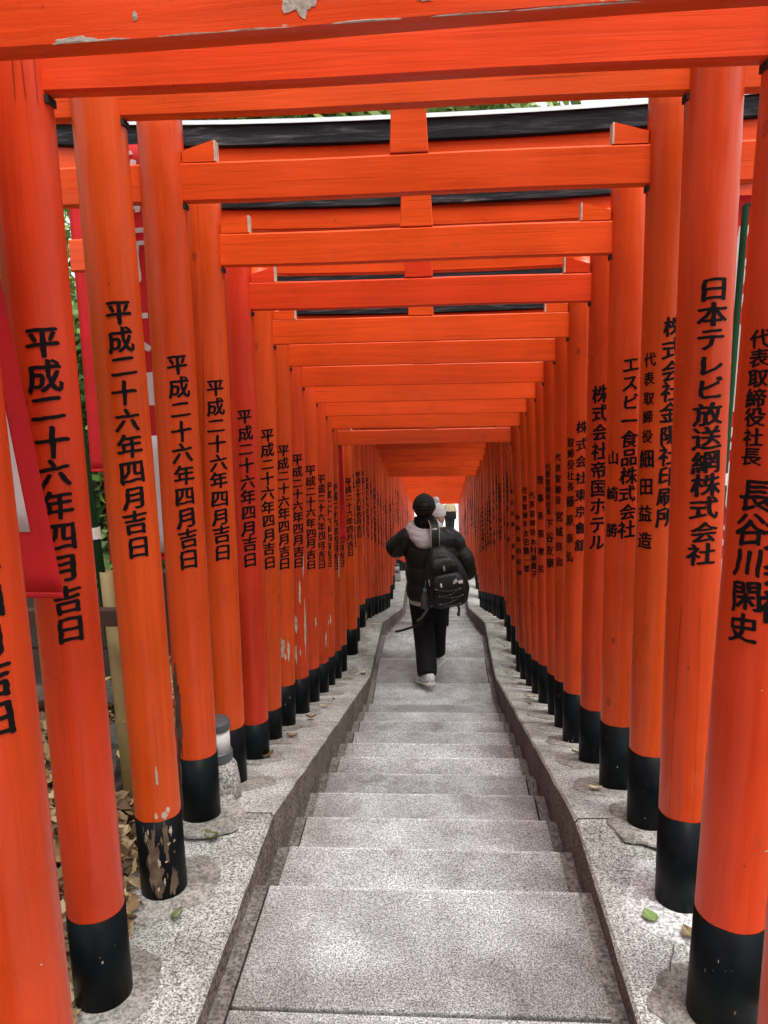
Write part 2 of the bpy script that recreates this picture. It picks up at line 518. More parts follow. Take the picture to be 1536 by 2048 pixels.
# ------------------------------------------------------------------ stairs: one stone per tread
stairs = tag(empty('stairs', (PX, 0, 0)), 'granite stairs running down between the torii posts', kind='structure')
rnd = random.Random(3)
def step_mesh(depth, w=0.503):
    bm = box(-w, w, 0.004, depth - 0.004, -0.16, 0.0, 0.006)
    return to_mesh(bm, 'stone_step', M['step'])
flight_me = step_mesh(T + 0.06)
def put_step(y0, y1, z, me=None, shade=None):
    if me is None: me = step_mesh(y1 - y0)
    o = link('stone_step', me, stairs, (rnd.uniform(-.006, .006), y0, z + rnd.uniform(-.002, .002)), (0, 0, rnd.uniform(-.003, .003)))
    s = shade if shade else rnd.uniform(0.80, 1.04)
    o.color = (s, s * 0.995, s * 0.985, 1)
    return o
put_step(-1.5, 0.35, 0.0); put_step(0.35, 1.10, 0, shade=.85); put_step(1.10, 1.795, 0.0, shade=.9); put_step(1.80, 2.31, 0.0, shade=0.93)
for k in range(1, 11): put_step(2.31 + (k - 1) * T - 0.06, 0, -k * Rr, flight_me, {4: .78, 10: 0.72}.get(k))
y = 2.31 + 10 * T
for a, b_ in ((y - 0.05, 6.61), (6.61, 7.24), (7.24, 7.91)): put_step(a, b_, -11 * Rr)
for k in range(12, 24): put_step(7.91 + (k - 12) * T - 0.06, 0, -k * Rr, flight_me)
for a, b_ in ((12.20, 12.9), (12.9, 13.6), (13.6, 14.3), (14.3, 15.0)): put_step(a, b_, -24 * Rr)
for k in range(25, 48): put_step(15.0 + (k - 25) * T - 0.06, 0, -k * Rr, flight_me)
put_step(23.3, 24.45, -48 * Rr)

# bedding strips beside the stones
def ribbon(name, x0, x1, mats, parent=None, dz=-0.004, bottom=-0.3, top=slab_line, ys=None):
    bm = bmesh.new()
    rings = []
    for y in ys:
        z = top(y) + dz
        rings.append([(x0, y, z), (x1, y, z), (x1, y, z + bottom), (x0, y, z + bottom)])
    add_rings(bm, rings)
    return part(name, bm, mats, parent)
def strip_profile(y): return slab_line(y) - 0.055 if (2.31 < y < 6.3 or 7.91 < y < 12.6 or 15 < y < 23.7) else slab_line(y) - 0.012
ys = []
yy = -1.5
while yy < 24.4:
    ys.append(yy); yy += 0.18
for s in (-1, 1):
    bm = bmesh.new()
    # stepped mortar strip: one small ledge per tread
    led = [(-1.5, 2.31, -0.006)] + [(2.31 + (k - 1) * T, 2.31 + k * T, -k * Rr - 0.006) for k in range(1, 11)] + [(2.31 + 10 * T, 7.91, -11 * Rr - 0.006)] + \
          [(7.91 + (k - 12) * T, 7.91 + (k - 11) * T, -k * Rr - 0.006) for k in range(12, 24)] + [(12.27, 15.0, -24 * Rr - 0.006)] + \
          [(15.0 + (k - 25) * T, 15.0 + (k - 24) * T, -k * Rr - 0.006) for k in range(25, 48)] + [(23.35, 24.4, -48 * Rr - 0.006)]
    x0, x1 = (0.5045, 0.56) if s > 0 else (-0.56, -0.5045)
    for a, b_, z in led: add_box(bm, x0, x1, a + 0.002, b_, z - 0.15, z)
    part('mortar_strip', bm, M['gutter'], stairs)

# ------------------------------------------------------------------ kerbs
kerbs = []
for side in (-1, 1):
    k = tag(empty('kerb', (PX, 0, 0)), 'weathered concrete kerb carrying the %s row of posts' % ('left' if side < 0 else 'right'), kind='structure')
    kerbs.append(k)
    r2 = random.Random(11 + side)
    segs = [(-1.5, 0.9), (0.9, 2.615), (2.625, 4.4), (4.408, 6.585), (6.60, 8.09), (8.105, 10.4), (10.41, 12.74), (12.755, 15.19), (15.2, 18.0), (18.01, 21.0), (21.01, 24.3)]
    for a, b_ in segs:
        n = max(2, int((b_ - a) / 0.06)) if a < 8 else max(2, int((b_ - a) / 0.2))
        bm = bmesh.new()
        xi = 0.545 if side < 0 else 0.545
        rings = []
        for i in range(n + 1):
            y = a + (b_ - a) * i / n
            z = curb_z(y) + 0.006 * mnoise.noise(Vector((side * 3, y * 4, 0)))
            j = 0.003 * mnoise.noise(Vector((side * 7, y * 6, 2)))
            ch = 0.012 + 0.006 * mnoise.noise(Vector((side, y * 9, 5)))
            zo = 0.004 * mnoise.noise(Vector((side * 3, y * 4, 7)))
            pr = [(xi + j, z - 0.35), (xi + 0.004 + j, z - ch), (xi + ch + j, z), (0.70, z + zo), (0.84, z - 0.004), (0.90 + 2 * j, z - 0.02), (0.93 + 2 * j, z - 0.35)]
            rings.append([(side * px, y, pz) for px, pz in pr])
        if side > 0: rings = [r[::-1] for r in rings]
        rows = add_rings(bm, rings)
        bmesh.ops.recalc_face_normals(bm, faces=bm.faces[:])
        bm.faces.ensure_lookup_table()
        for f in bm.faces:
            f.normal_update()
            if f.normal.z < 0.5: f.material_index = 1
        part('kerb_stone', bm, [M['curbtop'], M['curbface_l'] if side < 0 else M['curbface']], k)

def mortar_patch(side, x, y, r, m, seed, slope):
    bm = bmesh.new()
    rings = []
    for rr, zz in ((1.0, -0.004), (0.985, 0.004), (0.8, 0.007), (0.3, 0.009)):
        rg = []
        for i in range(36):
            a = 2 * math.pi * i / 36
            n = 1 + 0.34 * mnoise.noise(Vector((math.cos(a) * 1.6, math.sin(a) * 1.6, seed * 3.1))) + .10 * mnoise.noise(Vector((math.cos(a) * 6, math.sin(a) * 6, seed * 3.1)))
            px, py = math.cos(a) * r * rr * n, math.sin(a) * r * rr * n
            px = max(-0.13, px) if side < 0 else min(0.13, px)
            rg.append((px, py, zz + py * slope))
        rings.append(rg)
    add_rings(bm, rings)
    return part('mortar_patch', bm, m, kerbs[0 if side < 0 else 1], (x - PX, y, curb_z(y)), smooth=False)

# ------------------------------------------------------------------ lettering
CH = {}
def char_mesh(c):
    """one brush character as (verts, faces) in a unit em box, thickened and made uneven like brushwork"""
    if c in CH: return CH[c]
    cu = bpy.data.curves.new('c', 'FONT')
    cu.body = c
    cu.size = 1.0
    cu.resolution_u = 2
    cu.align_x = 'CENTER'
    o = bpy.data.objects.new('c', cu)
    col.objects.link(o)
    bpy.context.view_layer.update()
    me = bpy.data.meshes.new_from_object(o.evaluated_get(bpy.context.evaluated_depsgraph_get()))
    bpy.data.objects.remove(o); bpy.data.curves.remove(cu)
    bm = bmesh.new(); bm.from_mesh(me); bpy.data.meshes.remove(me)
    if bm.verts:
        for k in range(-5, 6):
            for no in ((1, 0, 0), (0, 1, 0)):
                g = bm.verts[:] + bm.edges[:] + bm.faces[:]
                co = (k * 0.1, 0, 0) if no[0] else (0, 0.35 + k * 0.1, 0)
                bmesh.ops.bisect_plane(bm, geom=g, plane_co=co, plane_no=no)
    vs_, sd_ = [], (ord(c) * 0.37) % 50
    for v in bm.verts:
        x, y = v.co.x, v.co.y - 0.36
        n1 = mnoise.noise(Vector((x * 3.5, y * 3.5, sd_)))
        n2 = mnoise.noise(Vector((x * 3.5 + 9, y * 3.5, sd_ + 4)))
        n1 += .5 * mnoise.noise(Vector((x * 11, y * 11, sd_))); x2 = x + 0.040 * n1
        y2 = y + 0.035 * n2 + 0.11 * x - 0.06 * x * x
        vs_.append((x2 * 1.04, y2))
    fs = [[v.index for v in f.verts] for f in bm.faces]
    bm.free()
    CH[c] = (vs_, fs)
    return CH[c]

INS = {}
def inscription(cols, r, thick_shift=True):
    """cols: list of (phi_deg, ztop, zbottom, char width, text, pitch power) on a post of radius r; local z from the post base"""
    key = (tuple(cols), round(r, 4))
    if key in INS: return INS[key]
    bm = bmesh.new()
    for phi, zt, zb, w, text in cols:
        n = len(text)
        pitch = (zt - zb) / n
        for i, c in enumerate(text):
            if c in ' \u3000': continue
            cv, cf = char_mesh(c)
            jr = random.Random(int(zt * 1e4) * 31 + i * 7 + int(w * 1e5))
            jx, jz, js, ja = jr.uniform(-.03, .03), jr.uniform(-.03, .03), jr.uniform(.94, 1.05), jr.uniform(-.05, .05)
            cv = [((x * math.cos(ja) - y * math.sin(ja)) * js + jx, (x * math.sin(ja) + y * math.cos(ja)) * js + jz) for x, y in cv]
            zc = zt - pitch * (i + 0.5)
            hgt = min(pitch * 1.0, w * 1.12)
            if c == '\u4e8c': hgt *= 0.9
            for sh, sv in ((-0.034, 0.005), (0.034, -0.005), (-0.012, 0.020), (0.010, -0.018)):
                vv = [bm.verts.new(((x + sh) * w, 0, zc + (y + sv) * hgt)) for x, y in cv]
                for f in cf:
                    try: bm.faces.new([vv[k] for k in f])
                    except ValueError: pass
            # the two shifted copies lie a hair apart
        # bend after everything of this column is laid flat
        for v in bm.verts:
            if v.tag: continue
            a = math.radians(phi) + v.co.x / r
            rr = r + 0.0016
            v.co = Vector((rr * math.sin(a), -rr * math.cos(a), v.co.z))
            v.tag = True
    me = to_mesh(bm, 'inscription', M['ink'])
    INS[key] = me
    return me

# ------------------------------------------------------------------ torii gates
DATE = '平成二十六年四月吉日'
XL, XR = -0.80, 0.645
# gate: Y, nuki z, (top inner xL, xR), (base inner xL, xR), rL, rR
G = {}
topx = {0: (-.748, .60), 1: (-.816, .660), 2: (-.819, .632), 3: (-.794, .645), 4: (-.800, .632), 5: (-.796, .642), 6: (-.792, .622), 7: (-.788, .616), 8: (-.790, .611), 9: (-.780, .618), 10: (-.782, .611), 11: (-.792, .607), 12: (-.805, .580)}
botx = {0: (-.736, .578), 1: (-.817, .605), 2: (-.807, .643), 3: (-.812, .654), 4: (-.825, .648), 5: (-.824, .642), 6: (-.853, .637), 7: (-.852, .651), 8: (-.838, .670), 9: (-.843, .668), 10: (-.841, .675), 11: (-.846, .675), 12: (-.844, .673), 13: (-.842, .674), 14: (-.785, .670), 15: (-.80, .657), 16: (-.782, .674)}
BEHIND = [.86, .42, -.46, -.90, -1.34, -1.78]
GY = {0: 1.30, 1: 1.75, 2: 2.18, 3: 2.59, 4: 3.03, 5: 3.46, 6: 3.89, 7: 4.27, 8: 4.67, 9: 5.11, 10: 5.54, 11: 5.93, 12: 6.33, 13: 6.70, 14: 7.13, 15: 7.50, 16: 7.94}
NZ = {0: 2.172, 1: 2.253, 2: 2.332, 3: 2.203, 4: 2.062, 5: 1.932, 6: 1.803, 7: 1.698, 8: 1.583, 9: 1.473, 10: 1.363, 11: 1.245, 12: 1.085}
g_r = random.Random(21)
NG = 46
yy = 7.94
for i in range(17, NG):
    yy += (0.52 if yy < 12.5 else 0.64) + g_r.uniform(-.012, .012)
    GY[i] = yy
for i in range(NG):
    y = GY[i]
    bz = curb_z(y)
    nz = NZ.get(i, bz + 2.205 + g_r.uniform(-.012, .012))
    tx = topx.get(i, (-.795 + g_r.uniform(-.012, .012), .622 + g_r.uniform(-.012, .012)))
    bx = botx.get(i, (-.815 + g_r.uniform(-.012, .012), .665 + g_r.uniform(-.012, .012)))
    G[i] = dict(y=y, bz=bz, nz=nz, tx=tx, bx=bx, rL=.070, rR=.070)
G[0].update(rL=.074, rR=.074); G[1].update(rL=.071, rR=.083); G[2].update(rL=.069, rR=.070)
G[13].update(rL=.062, rR=.062); G[6].update(rL=.066)

RIGHT = {
 0: [(-5, 1.80, 1.05, .075, '日本郵船株式会社'[:0])],
 1: [(-52, 1.66, 1.375, .044, '代表取締役社長'), (-42, 1.35, .985, .064, '長谷川閑史'), (3, 1.83, 1.04, .080, '武田薬品工業株式会社')],
 2: [(-1, 1.81, 1.055, .077, '日本テレビ放送網株式会社')],
 3: [(-52, 1.64, 1.34, .04, '代表取締役'), (-52, 1.34, .99, .054, '細田益造'), (6, 1.74, 1.08, .062, '株式会社金陽社印刷所')],
 4: [(-50, 1.40, 1.05, .05, '山　崎　勝'), (-1, 1.74, 1.06, .064, 'エスビー食品株式会社')],
 5: [(-22, 1.74, 1.02, .074, '株式会社帝国ホテル')],
 6: [(-52, 1.60, 1.33, .044, '取締役社長'), (-52, 1.33, .96, .05, '藤原幸弘'), (-6, 1.69, 1.03, .055, '株式会社東京會舘')],
 7: [(-54, 1.59, 1.30, .042, '代表取締役'), (-50, 1.28, .95, .052, '宮城良治'), (-2, 1.66, 1.0, .055, '日本不動産株式会社'[:0])],
 8: [(-52, 1.59, 1.28, .04, '代表取締役社長'), (-48, 1.27, .95, .056, '下谷友康')],
 9: [(-45, 1.58, .93, .05, '理　事　長　張　建　民')],
 10: [(-42, 1.53, 1.20, .046, '代表取締役'), (-38, 1.19, .90, .056, '木村美貴子')],
 11: [(-46, 1.61, 1.29, .046, '代表取締役'), (-42, 1.28, .94, .056, '太田精一郎'), (0, 1.6, 1.0, .055, '株式会社')],
 12: [(-42, 1.43, .92, .05, '会　長　長　田　紀　秋')],
 13: [(-45, 1.55, 1.25, .042, '代表取締役社長'), (-42, 1.24, .92, .05, '小宮山貞史')],
 14: [(-30, 1.59, .93, .058, '森　田　定　亮　・　貴　裕')],
 15: [(-35, 1.70, 1.40, .042, '代表取締役社長'), (-32, 1.38, 1.0, .052, '石　川　悦')],
}
LTOP = {1: (1.707, .984), 2: (1.80, 1.08), 3: (1.662, .949), 4: (1.69, .98), 5: (1.67, .96), 6: (1.67, .953), 7: (1.66, .957), 8: (1.67, .971), 9: (1.67, .965), 10: (1.668, .975), 11: (1.66, .99)}

PM = {}
def post_mesh(r, h, seed):
    key = (round(r, 3), round(h, 2), seed)
    if key in PM: return PM[key]
    seg = 32
    rings = []
    n = 16
    for i in range(n + 1):
        z = h * i / n
        tp = 1.0
        wx = wy = 0.0
        rings.append([(wx + r * tp * math.cos(2 * math.pi * k / seg), wy + r * tp * math.sin(2 * math.pi * k / seg), z) for k in range(seg)])
    bm = bmesh.new(); add_rings(bm, rings)
    me = to_mesh(bm, 'post', M['post'], True)
    PM[key] = me
    return me
FM = {}
def foot_mesh(r, h):
    key = (round(r, 3), round(h, 3))
    if key in FM: return FM[key]
    bm = lathe([(r + .0016, -0.03), (r + .0016, h), (r * .9, h)], 32)
    for v in bm.verts:
        if v.co.z > h - .001 and math.hypot(v.co.x, v.co.y) > r:
            v.co.z += .0022 * mnoise.noise(Vector((v.co.x * 40, v.co.y * 40, h * 50))) + .003 * mnoise.noise(Vector((v.co.x * 14, v.co.y * 14, h * 90)))
    me = to_mesh(bm, 'foot_sleeve', M['foot'], False)
    for p in me.polygons: p.use_smooth = abs(p.normal.z) < .5
    FM[key] = me
    return me

NUKI_T = 0.042
def bar(x0, x1, y0, y1, z0, z1, bev, m, name, bow=None, n=14):
    """a timber that may bow upwards to its ends"""
    bm = bmesh.new()
    c = bev
    rings = []
    for i in range(n + 1):
        x = x0 + (x1 - x0) * i / n
        dz = bow(x) if bow else 0.0
        pr = [(y0 + c, z0), (y1 - c, z0), (y1, z0 + c), (y1, z1 - c), (y1 - c, z1), (y0 + c, z1), (y0, z1 - c), (y0, z0 + c)]
        rings.append([(x, py, pz + dz) for py, pz in pr])
    add_rings(bm, rings)
    bmesh.ops.recalc_face_normals(bm, faces=bm.faces[:])
    return to_mesh(bm, name, m)
sori = lambda x: 0.024 * (abs(x) / 1.1) ** 2.4
me_nuki = bar(-1.31, 1.31, -NUKI_T / 2, NUKI_T / 2, 0, .118, .004, M['beam'], 'tie_beam')
me_nuki_near = bar(-1.31, 1.31, -NUKI_T / 2, NUKI_T / 2, 0, .118, .006, M['beam'], 'tie_beam', lambda x: 0.002 * math.sin(x * 5))
me_shimaki = bar(-1.40, 1.40, -.045, .045, 0, .082, .004, M['beam'], 'lintel', sori)
me_kasagi = bar(-1.48, 1.48, -.060, .060, 0, .076, .005, M['kasagi'], 'top_beam', sori)
def cap_mesh():
    bm = bmesh.new()
    rings = []
    for i in range(15):
        x = -1.495 + 2.99 * i / 14
        d = sori(x)
        pr = [(-.068, -.004), (-.068, .010), (0, .018), (.068, .010), (.068, -.004), (.062, -.004), (.062, .001), (-.062, .001), (-.062, -.004)]
        rings.append([(x, py, pz + d) for py, pz in pr])
    add_rings(bm, rings)
    bmesh.ops.recalc_face_normals(bm, faces=bm.faces[:])
    return to_mesh(bm, 'metal_cap', M['cap'])
me_cap = cap_mesh()
def strut_mesh():
    bm = bmesh.new()
    rings = []
    for z, w, d in ((0.001, .060, .021), (.201, .050, .020)):
        rings.append([(-w, -d, z), (w, -d, z), (w, d, z), (-w, d, z)])
    add_rings(bm, rings)
    bmesh.ops.recalc_face_normals(bm, faces=bm.faces[:])
    bmesh.ops.bevel(bm, geom=bm.edges[:], offset=.003, segments=1, affect='EDGES')
    return to_mesh(bm, 'strut', M['beam'])
me_strut = strut_mesh()
def wedge_mesh(s):
    bm = bmesh.new()
    L_ = .105
    pr = [(0, 0), (L_, 0), (L_ - .004, .062), (0, .034)]
    rings = [[(s * px, -.019 + yy_, pz + .001) for px, pz in pr] for yy_ in (0, .038)]
    add_rings(bm, rings)
    bmesh.ops.recalc_face_normals(bm, faces=bm.faces[:])
    bm.faces.ensure_lookup_table()
    for f in bm.faces:
        if abs(f.normal.x) > .9 and abs(f.calc_center_median().x) > .08: f.material_index = 1
    # a worn pale strip round the end of the wedge
    add_box(bm, s * (L_ - .003) if s > 0 else s * (L_ + .002), s * (L_ + .002) if s > 0 else s * (L_ - .003), -.0205, .0205, .002, .063, 0, 1)
    return to_mesh(bm, 'wedge', [M['beam'], M['endgrain']])
me_wedge = {-1: wedge_mesh(1), 1: wedge_mesh(-1)}
me_mort = to_mesh(box(-.011, .011, -.022, .022, -.018, -.001, .001), 'mortise_gap', M['mortise'])

ORD = ['nearest', 'second nearest', 'third', 'fourth', 'fifth', 'sixth', 'seventh', 'eighth', 'ninth', 'tenth', 'eleventh', 'twelfth', 'thirteenth', 'fourteenth', 'fifteenth', 'sixteenth', 'seventeenth']
SPECIAL = {
 0: 'torii gate closest to the viewer, its tie beam chipped bare along the lower edge',
 1: 'torii gate whose thick right post names its company and president in two columns',
 2: 'orange torii gate whose left foot has lost half its black paint',
 3: 'torii gate just before the small bollard lamp, its left post rotted brown at the foot',
 4: 'torii gate directly behind the small bollard lamp on the left kerb',
 5: 'torii gate with a deep red left post and a curled dead leaf at its foot',
 6: 'sixth torii gate down the stairs, second one beyond the bollard lamp',
 7: 'torii gate with scraped patches low on its grey-footed left post',
 8: 'torii gate with long pale scrapes down its left post, eighth from the viewer',
 9: 'ninth torii gate down, its right post lettered with only six spaced characters',
 10: 'torii gate with a pale streak low on its left post, tenth one down',
 11: 'eleventh torii gate down, standing over the last steps of the first flight',
 12: 'dark-beamed torii gate closing the first flight, in front of the brighter far gates',
 13: 'slim torii gate just behind the dark-beamed one, red banner against its left post',
 14: 'torii gate on the first landing, its left post standing apart with a tall black foot',
 15: 'torii gate over the middle of the first landing, just beyond the walking person in black',
 16: 'torii gate at the lower end of the first landing, bollard lamp beyond its left foot',
}
def ordinal(n):
    return '%d%s' % (n, 'th' if 10 <= n % 100 <= 20 else {1: 'st', 2: 'nd', 3: 'rd'}.get(n % 10, 'th'))
hue = {0: .5, 1: .28, 2: .95, 3: .75, 4: .8, 5: .05, 6: .75, 7: .7, 8: .55, 9: .65, 10: .6, 11: .7, 12: .6, 13: .8, 14: .75}
far_strings = [RIGHT[k] for k in (8, 10, 11, 13, 15, 14, 7)]
for i in range(NG):
    g = G[i]
    y, bz, nz = g['y'], g['bz'], g['nz']
    t = empty('torii_gate', (PX, y, bz))
    if i in SPECIAL: lab = SPECIAL[i]
    elif y < 12.6: lab = 'torii gate over the second flight of stairs, %s one past the first landing' % ordinal(i - 16)
    elif y < 15.0: lab = 'torii gate over the second landing, %s counted from the viewer' % ordinal(i + 1)
    elif i == NG - 1: lab = 'last torii gate, framing the bright street at the foot of the stairs'
    else: lab = 'torii gate over the last long flight, %s counted from the viewer' % ordinal(i + 1)
    tag(t, lab, 'torii gate', 'vermilion torii gates lined up over the stairs')
    h = hue.get(i, g_r.uniform(.35, .9))
    br = g_r.uniform(.93, 1.03) * (.78 if i == 12 else 1)
    def cc(peel=0.0, hh=None, b_=None): return (h if hh is None else hh, peel, br if b_ is None else b_, 1)
    nzl = nz - bz
    for side in (-1, 1):
        r = g['rL'] if side < 0 else g['rR']
        bxi = g['bx'][0 if side < 0 else 1]; txi = g['tx'][0 if side < 0 else 1]
        bx = bxi + side * r; tx = txi + side * r
        hgt = nzl + .36
        lean = math.atan2(tx - bx, nzl)
        seed = (i * 2 + (side > 0)) if i < 17 else (100 + i % 3)
        po = link('post', post_mesh(r, hgt if i < 17 else 2.565, seed), t, (bx - PX, 0, 0), (0, lean, 0))
        ph = g_r.uniform(-.12, .12) if i > 1 else 0
        peel = {(7, -1): .62, (8, -1): .66, (9, -1): .5, (10, -1): .55, (2, -1): .42, (3, -1): .48, (11, -1): .5, (19, -1): .6, (23, -1): .55}.get((i, side), .22)
        hh = min(1, max(0, h + ph))
        if i == 1 and side > 0: hh = .30
        if i == 2 and side > 0: hh = .55
        if i == 5 and side > 0: hh = .5
        po.color = (hh, peel * .6, br * .86, 1)
        po['gate_key'] = '%d%s' % (i, 'L' if side < 0 else 'R')
        fh = .26 if side < 0 else .29
        fh += (.004 * ((i * 7) % 5 - 2)) if i < 17 else 0
        if i == 5 and side < 0: fh = .20
        if i == 6 and side < 0: fh = .19
        fo = link('foot_sleeve', foot_mesh(r, fh), po)
        fo.color = (0, {(2, -1): .55, (3, -1): .45, (8, -1): .55}.get((i, side), .30), 1, 1)
        # brushwork
        if side < 0:
            zt, zb = LTOP.get(i, (1.69 + g_r.uniform(-.03, .03), .97) if i < 17 else (1.70, .98))
            cols = [(26, zt, zb, .070 if i < 17 else .072, DATE)]
            if i < 17:
                cols = [(33 if i == 0 else 28 if i < 12 else 34, zt, zb, .071 + g_r.uniform(-.003, .003), DATE)]
            link('inscription', inscription(tuple(cols), r), po)
        else:
            cols = [c for c in (RIGHT.get(i) if i in RIGHT else far_strings[i % 7]) if c[4]]
            for c_ in cols:
                if '\u3000' not in c_[4]:
                    link('inscription', inscription((c_,), r), po)
                    continue
                pt = (c_[1] - c_[2]) / len(c_[4])      # widely spaced characters stand alone
                for q, chx in enumerate(c_[4]):
                    if chx != '\u3000': link('inscription', inscription(((c_[0], c_[1] - q * pt, c_[1] - (q + 1) * pt, c_[3], chx),), r), po)
        if i < 14:
            mo = link('mortise_gap', me_mort, po, (-side * (r - .008), 0, nzl))
    nb = link('tie_beam', me_nuki_near if i < 6 else me_nuki, t, (g_r.uniform(-.02, .02) if i > 4 else 0, 0, nzl), (0, g_r.uniform(-.003, .003) if i > 4 else 0, 0))
    if i == 0: nb.rotation_euler = (0, -.0167, 0); gate0_beam = nb
    nb.color = cc({0: .62, 1: .30, 7: .5, 10: .5}.get(i, .2), hh=min(1, h * .6 + .25))
    sx = -0.0 + g_r.uniform(-.008, .008)
    o = link('strut', me_strut, t, (sx, 0, nzl + .118 + .001)); o.color = cc(.2)
    o = link('lintel', me_shimaki, t, (0, 0, nzl + .321)); o.color = cc(.2, hh=.6)
    tb = link('top_beam', me_kasagi, t, (0, 0, nzl + .4035))
    link('metal_cap', me_cap, tb, (0, 0, .076))
    for side in (-1, 1):
        xi = (g['tx'][0] if side < 0 else g['tx'][1]) - PX
        wd = link('wedge', me_wedge[side], t, (xi - side * -.001 + (-side) * 0 - side * 0.004, 0, nzl + .118)); wd.color = cc(.2)

for i in range(0, 18):
    g = G[i]
    for side in (-1, 1):
        r = g['rL'] if side < 0 else g['rR']
        x = g['bx'][0 if side < 0 else 1] + side * r
        m = M['mortar']
        rad = .155
        if (i, side) == (2, 1): m, rad = M['lime'], .175
        y = g['y']
        slope = (curb_z(y + .1) - curb_z(y - .1)) / .2
        mortar_patch(side, x, y + .01, rad * (.9 + .25 * g_r.random()), m, i * 2 + (side > 0), slope)

# peeled places on the posts: thin raised flakes of another surface, following the round of the post
def post_patch(gate_i, side, phi, z, w, h, m, seed, rough=.5, dr=.0012):
    g = G[gate_i]; r = (g['rL'] if side < 0 else g['rR'])
    po = [o for o in col.objects if o.get('gate_key') == '%d%s' % (gate_i, 'L' if side < 0 else 'R')][0]
    bm = bmesh.new(); n = 44
    def P(u, v):
        a = math.radians(phi) + u / r
        return ((r + dr) * math.sin(a), -(r + dr) * math.cos(a), z + v)
    rg = []
    for i in range(n):
        a = 2 * math.pi * i / n
        k = 1 + rough * mnoise.noise(Vector((math.cos(a) * 2.5, math.sin(a) * 2.5, seed * 1.7))) + .35 * mnoise.noise(Vector((math.cos(a) * 8, math.sin(a) * 8, seed)))
        rg.append((w * k * math.cos(a), h * k * math.sin(a)))
    rings = [[bm.verts.new(P(u * f, v * f)) for u, v in rg] for f in (1, .66, .33)]
    for a_, b_ in zip(rings, rings[1:]):
        for i in range(n): bm.faces.new((a_[i], a_[(i + 1) % n], b_[(i + 1) % n], b_[i]))
    bm.faces.new(rings[-1])
    return part('peeled_patch', bm, m, po)
M['barewood'] = plain('bare_brown_wood', (0.13, 0.085, 0.05), 0.85, var=.45, scale=26, bmp=.6)
M['rot'] = plain('rotten_wood', (0.075, 0.038, 0.022), 0.95, var=.5, scale=24, bmp=.8)
M['palewood'] = plain('pale_scraped_wood', (0.50, 0.40, 0.30), 0.8, var=.3, scale=30, bmp=.4)
for a in [(2, -1, 2, .14, .017, .085, 'barewood', 3, .5, .0028), (2, -1, 10, .05, .014, .03, 'barewood', 5, .5, .0028), (2, -1, 34, .20, .008, .075, 'barewood', 7, .7, .0028), (2, -1, 48, .06, .012, .04, 'barewood', 9, .5, .0028),
          (2, -1, 36, .285, .009, .012, 'palewood', 4), (2, -1, 46, .30, .006, .010, 'palewood', 8), (2, -1, 16, .29, .005, .010, 'palewood', 12), (2, -1, 25, .42, .004, .030, 'palewood', 14),
          (3, -1, -38, .42, .020, .17, 'rot', 2, .5), (3, -1, -44, .17, .012, .13, 'rot', 6, .6, .0028),
          (7, -1, 12, .50, .010, .06, 'palewood', 21), (7, -1, 40, .48, .008, .055, 'palewood', 23), (7, -1, 24, .45, .006, .02, 'palewood', 24),
          (8, -1, 28, .82, .007, .07, 'palewood', 31), (8, -1, 6, .62, .009, .05, 'palewood', 32), (8, -1, 56, .60, .007, .16, 'palewood', 33), (8, -1, 4, .42, .006, .07, 'palewood', 34), (8, -1, 26, .43, .005, .02, 'palewood', 35), (8, -1, 50, .98, .006, .06, 'palewood', 36),
          (9, -1, 50, .60, .006, .035, 'palewood', 41), (10, -1, 54, .43, .006, .06, 'palewood', 43), (11, -1, 20, .55, .010, .03, 'palewood', 45), (11, -1, 40, .57, .006, .035, 'palewood', 46),
          (17, -1, 30, .85, .010, .12, 'palewood', 51), (19, -1, 30, .60, .012, .10, 'palewood', 53), (12, -1, 60, 1.0, .006, .10, 'palewood', 55),
          (1, 1, 24, .50, .006, .002, 'palewood', 57)]:
    a = list(a); a[6] = M[a[6]]; post_patch(*a)
pr_ = random.Random(77)
for k in range(30):                        # small flakes round the big bare places on the third left foot
    post_patch(2, -1, pr_.uniform(-20, 62), pr_.uniform(.02, .25), pr_.uniform(.0012, .005), pr_.uniform(.003, .016), M[pr_.choice(['barewood', 'palewood', 'barewood'])], 100 + k, .8, .0028)
for k in range(46):                        # scattered chips and scuffs elsewhere
    gi_ = pr_.choice([0, 1, 3, 4, 5, 6, 7, 8]); sd_ = pr_.choice([-1, 1])
    onfoot = pr_.random() < .6
    post_patch(gi_, sd_, pr_.uniform(0, 55) * (1 if sd_ < 0 else -1), pr_.uniform(.02, .24) if onfoot else pr_.uniform(.32, 1.9), pr_.uniform(.0008, .0022), pr_.uniform(.001, .006), M['palewood' if not onfoot else pr_.choice(['palewood', 'barewood'])], 200 + k, .8, .0028 if onfoot else .0010)

# ------------------------------------------------------------------ bollard lamps on the kerbs
def bollard(x, y, z, lab, s=1.0):
    t = tag(empty('bollard_lamp', (x, y, z)), lab, 'lamp', 'small bollard lamps standing on the kerbs')
    part('base', lathe([(.080 * s, -.03), (.079 * s, .07), (.070 * s, .135), (.056 * s, .158), (.05 * s, .16)], 28), M['lampstone'], t, smooth=True)
    part('collar', lathe([(.052 * s, .158), (.056 * s, .165), (.056 * s, .198), (.05 * s, .202)], 28), M['lampcap'], t, smooth=False)
    part('glass', lathe([(.049 * s, .200), (.049 * s, .292)], 28), M['lampglass'], t, smooth=True)
    part('cap', lathe([(.046 * s, .288), (.053 * s, .290), (.053 * s, .318), (.048 * s, .328), (.02 * s, .332)], 28), M['lampcap'], t)
    return t
bollard(-.872, 2.81, curb_z(2.81), 'nearest bollard lamp, grey cap and dirty glass, between the third and fourth left posts')
bollard(-.86, 8.17, curb_z(8.17), 'bollard lamp on the left kerb just past the first landing', .8)
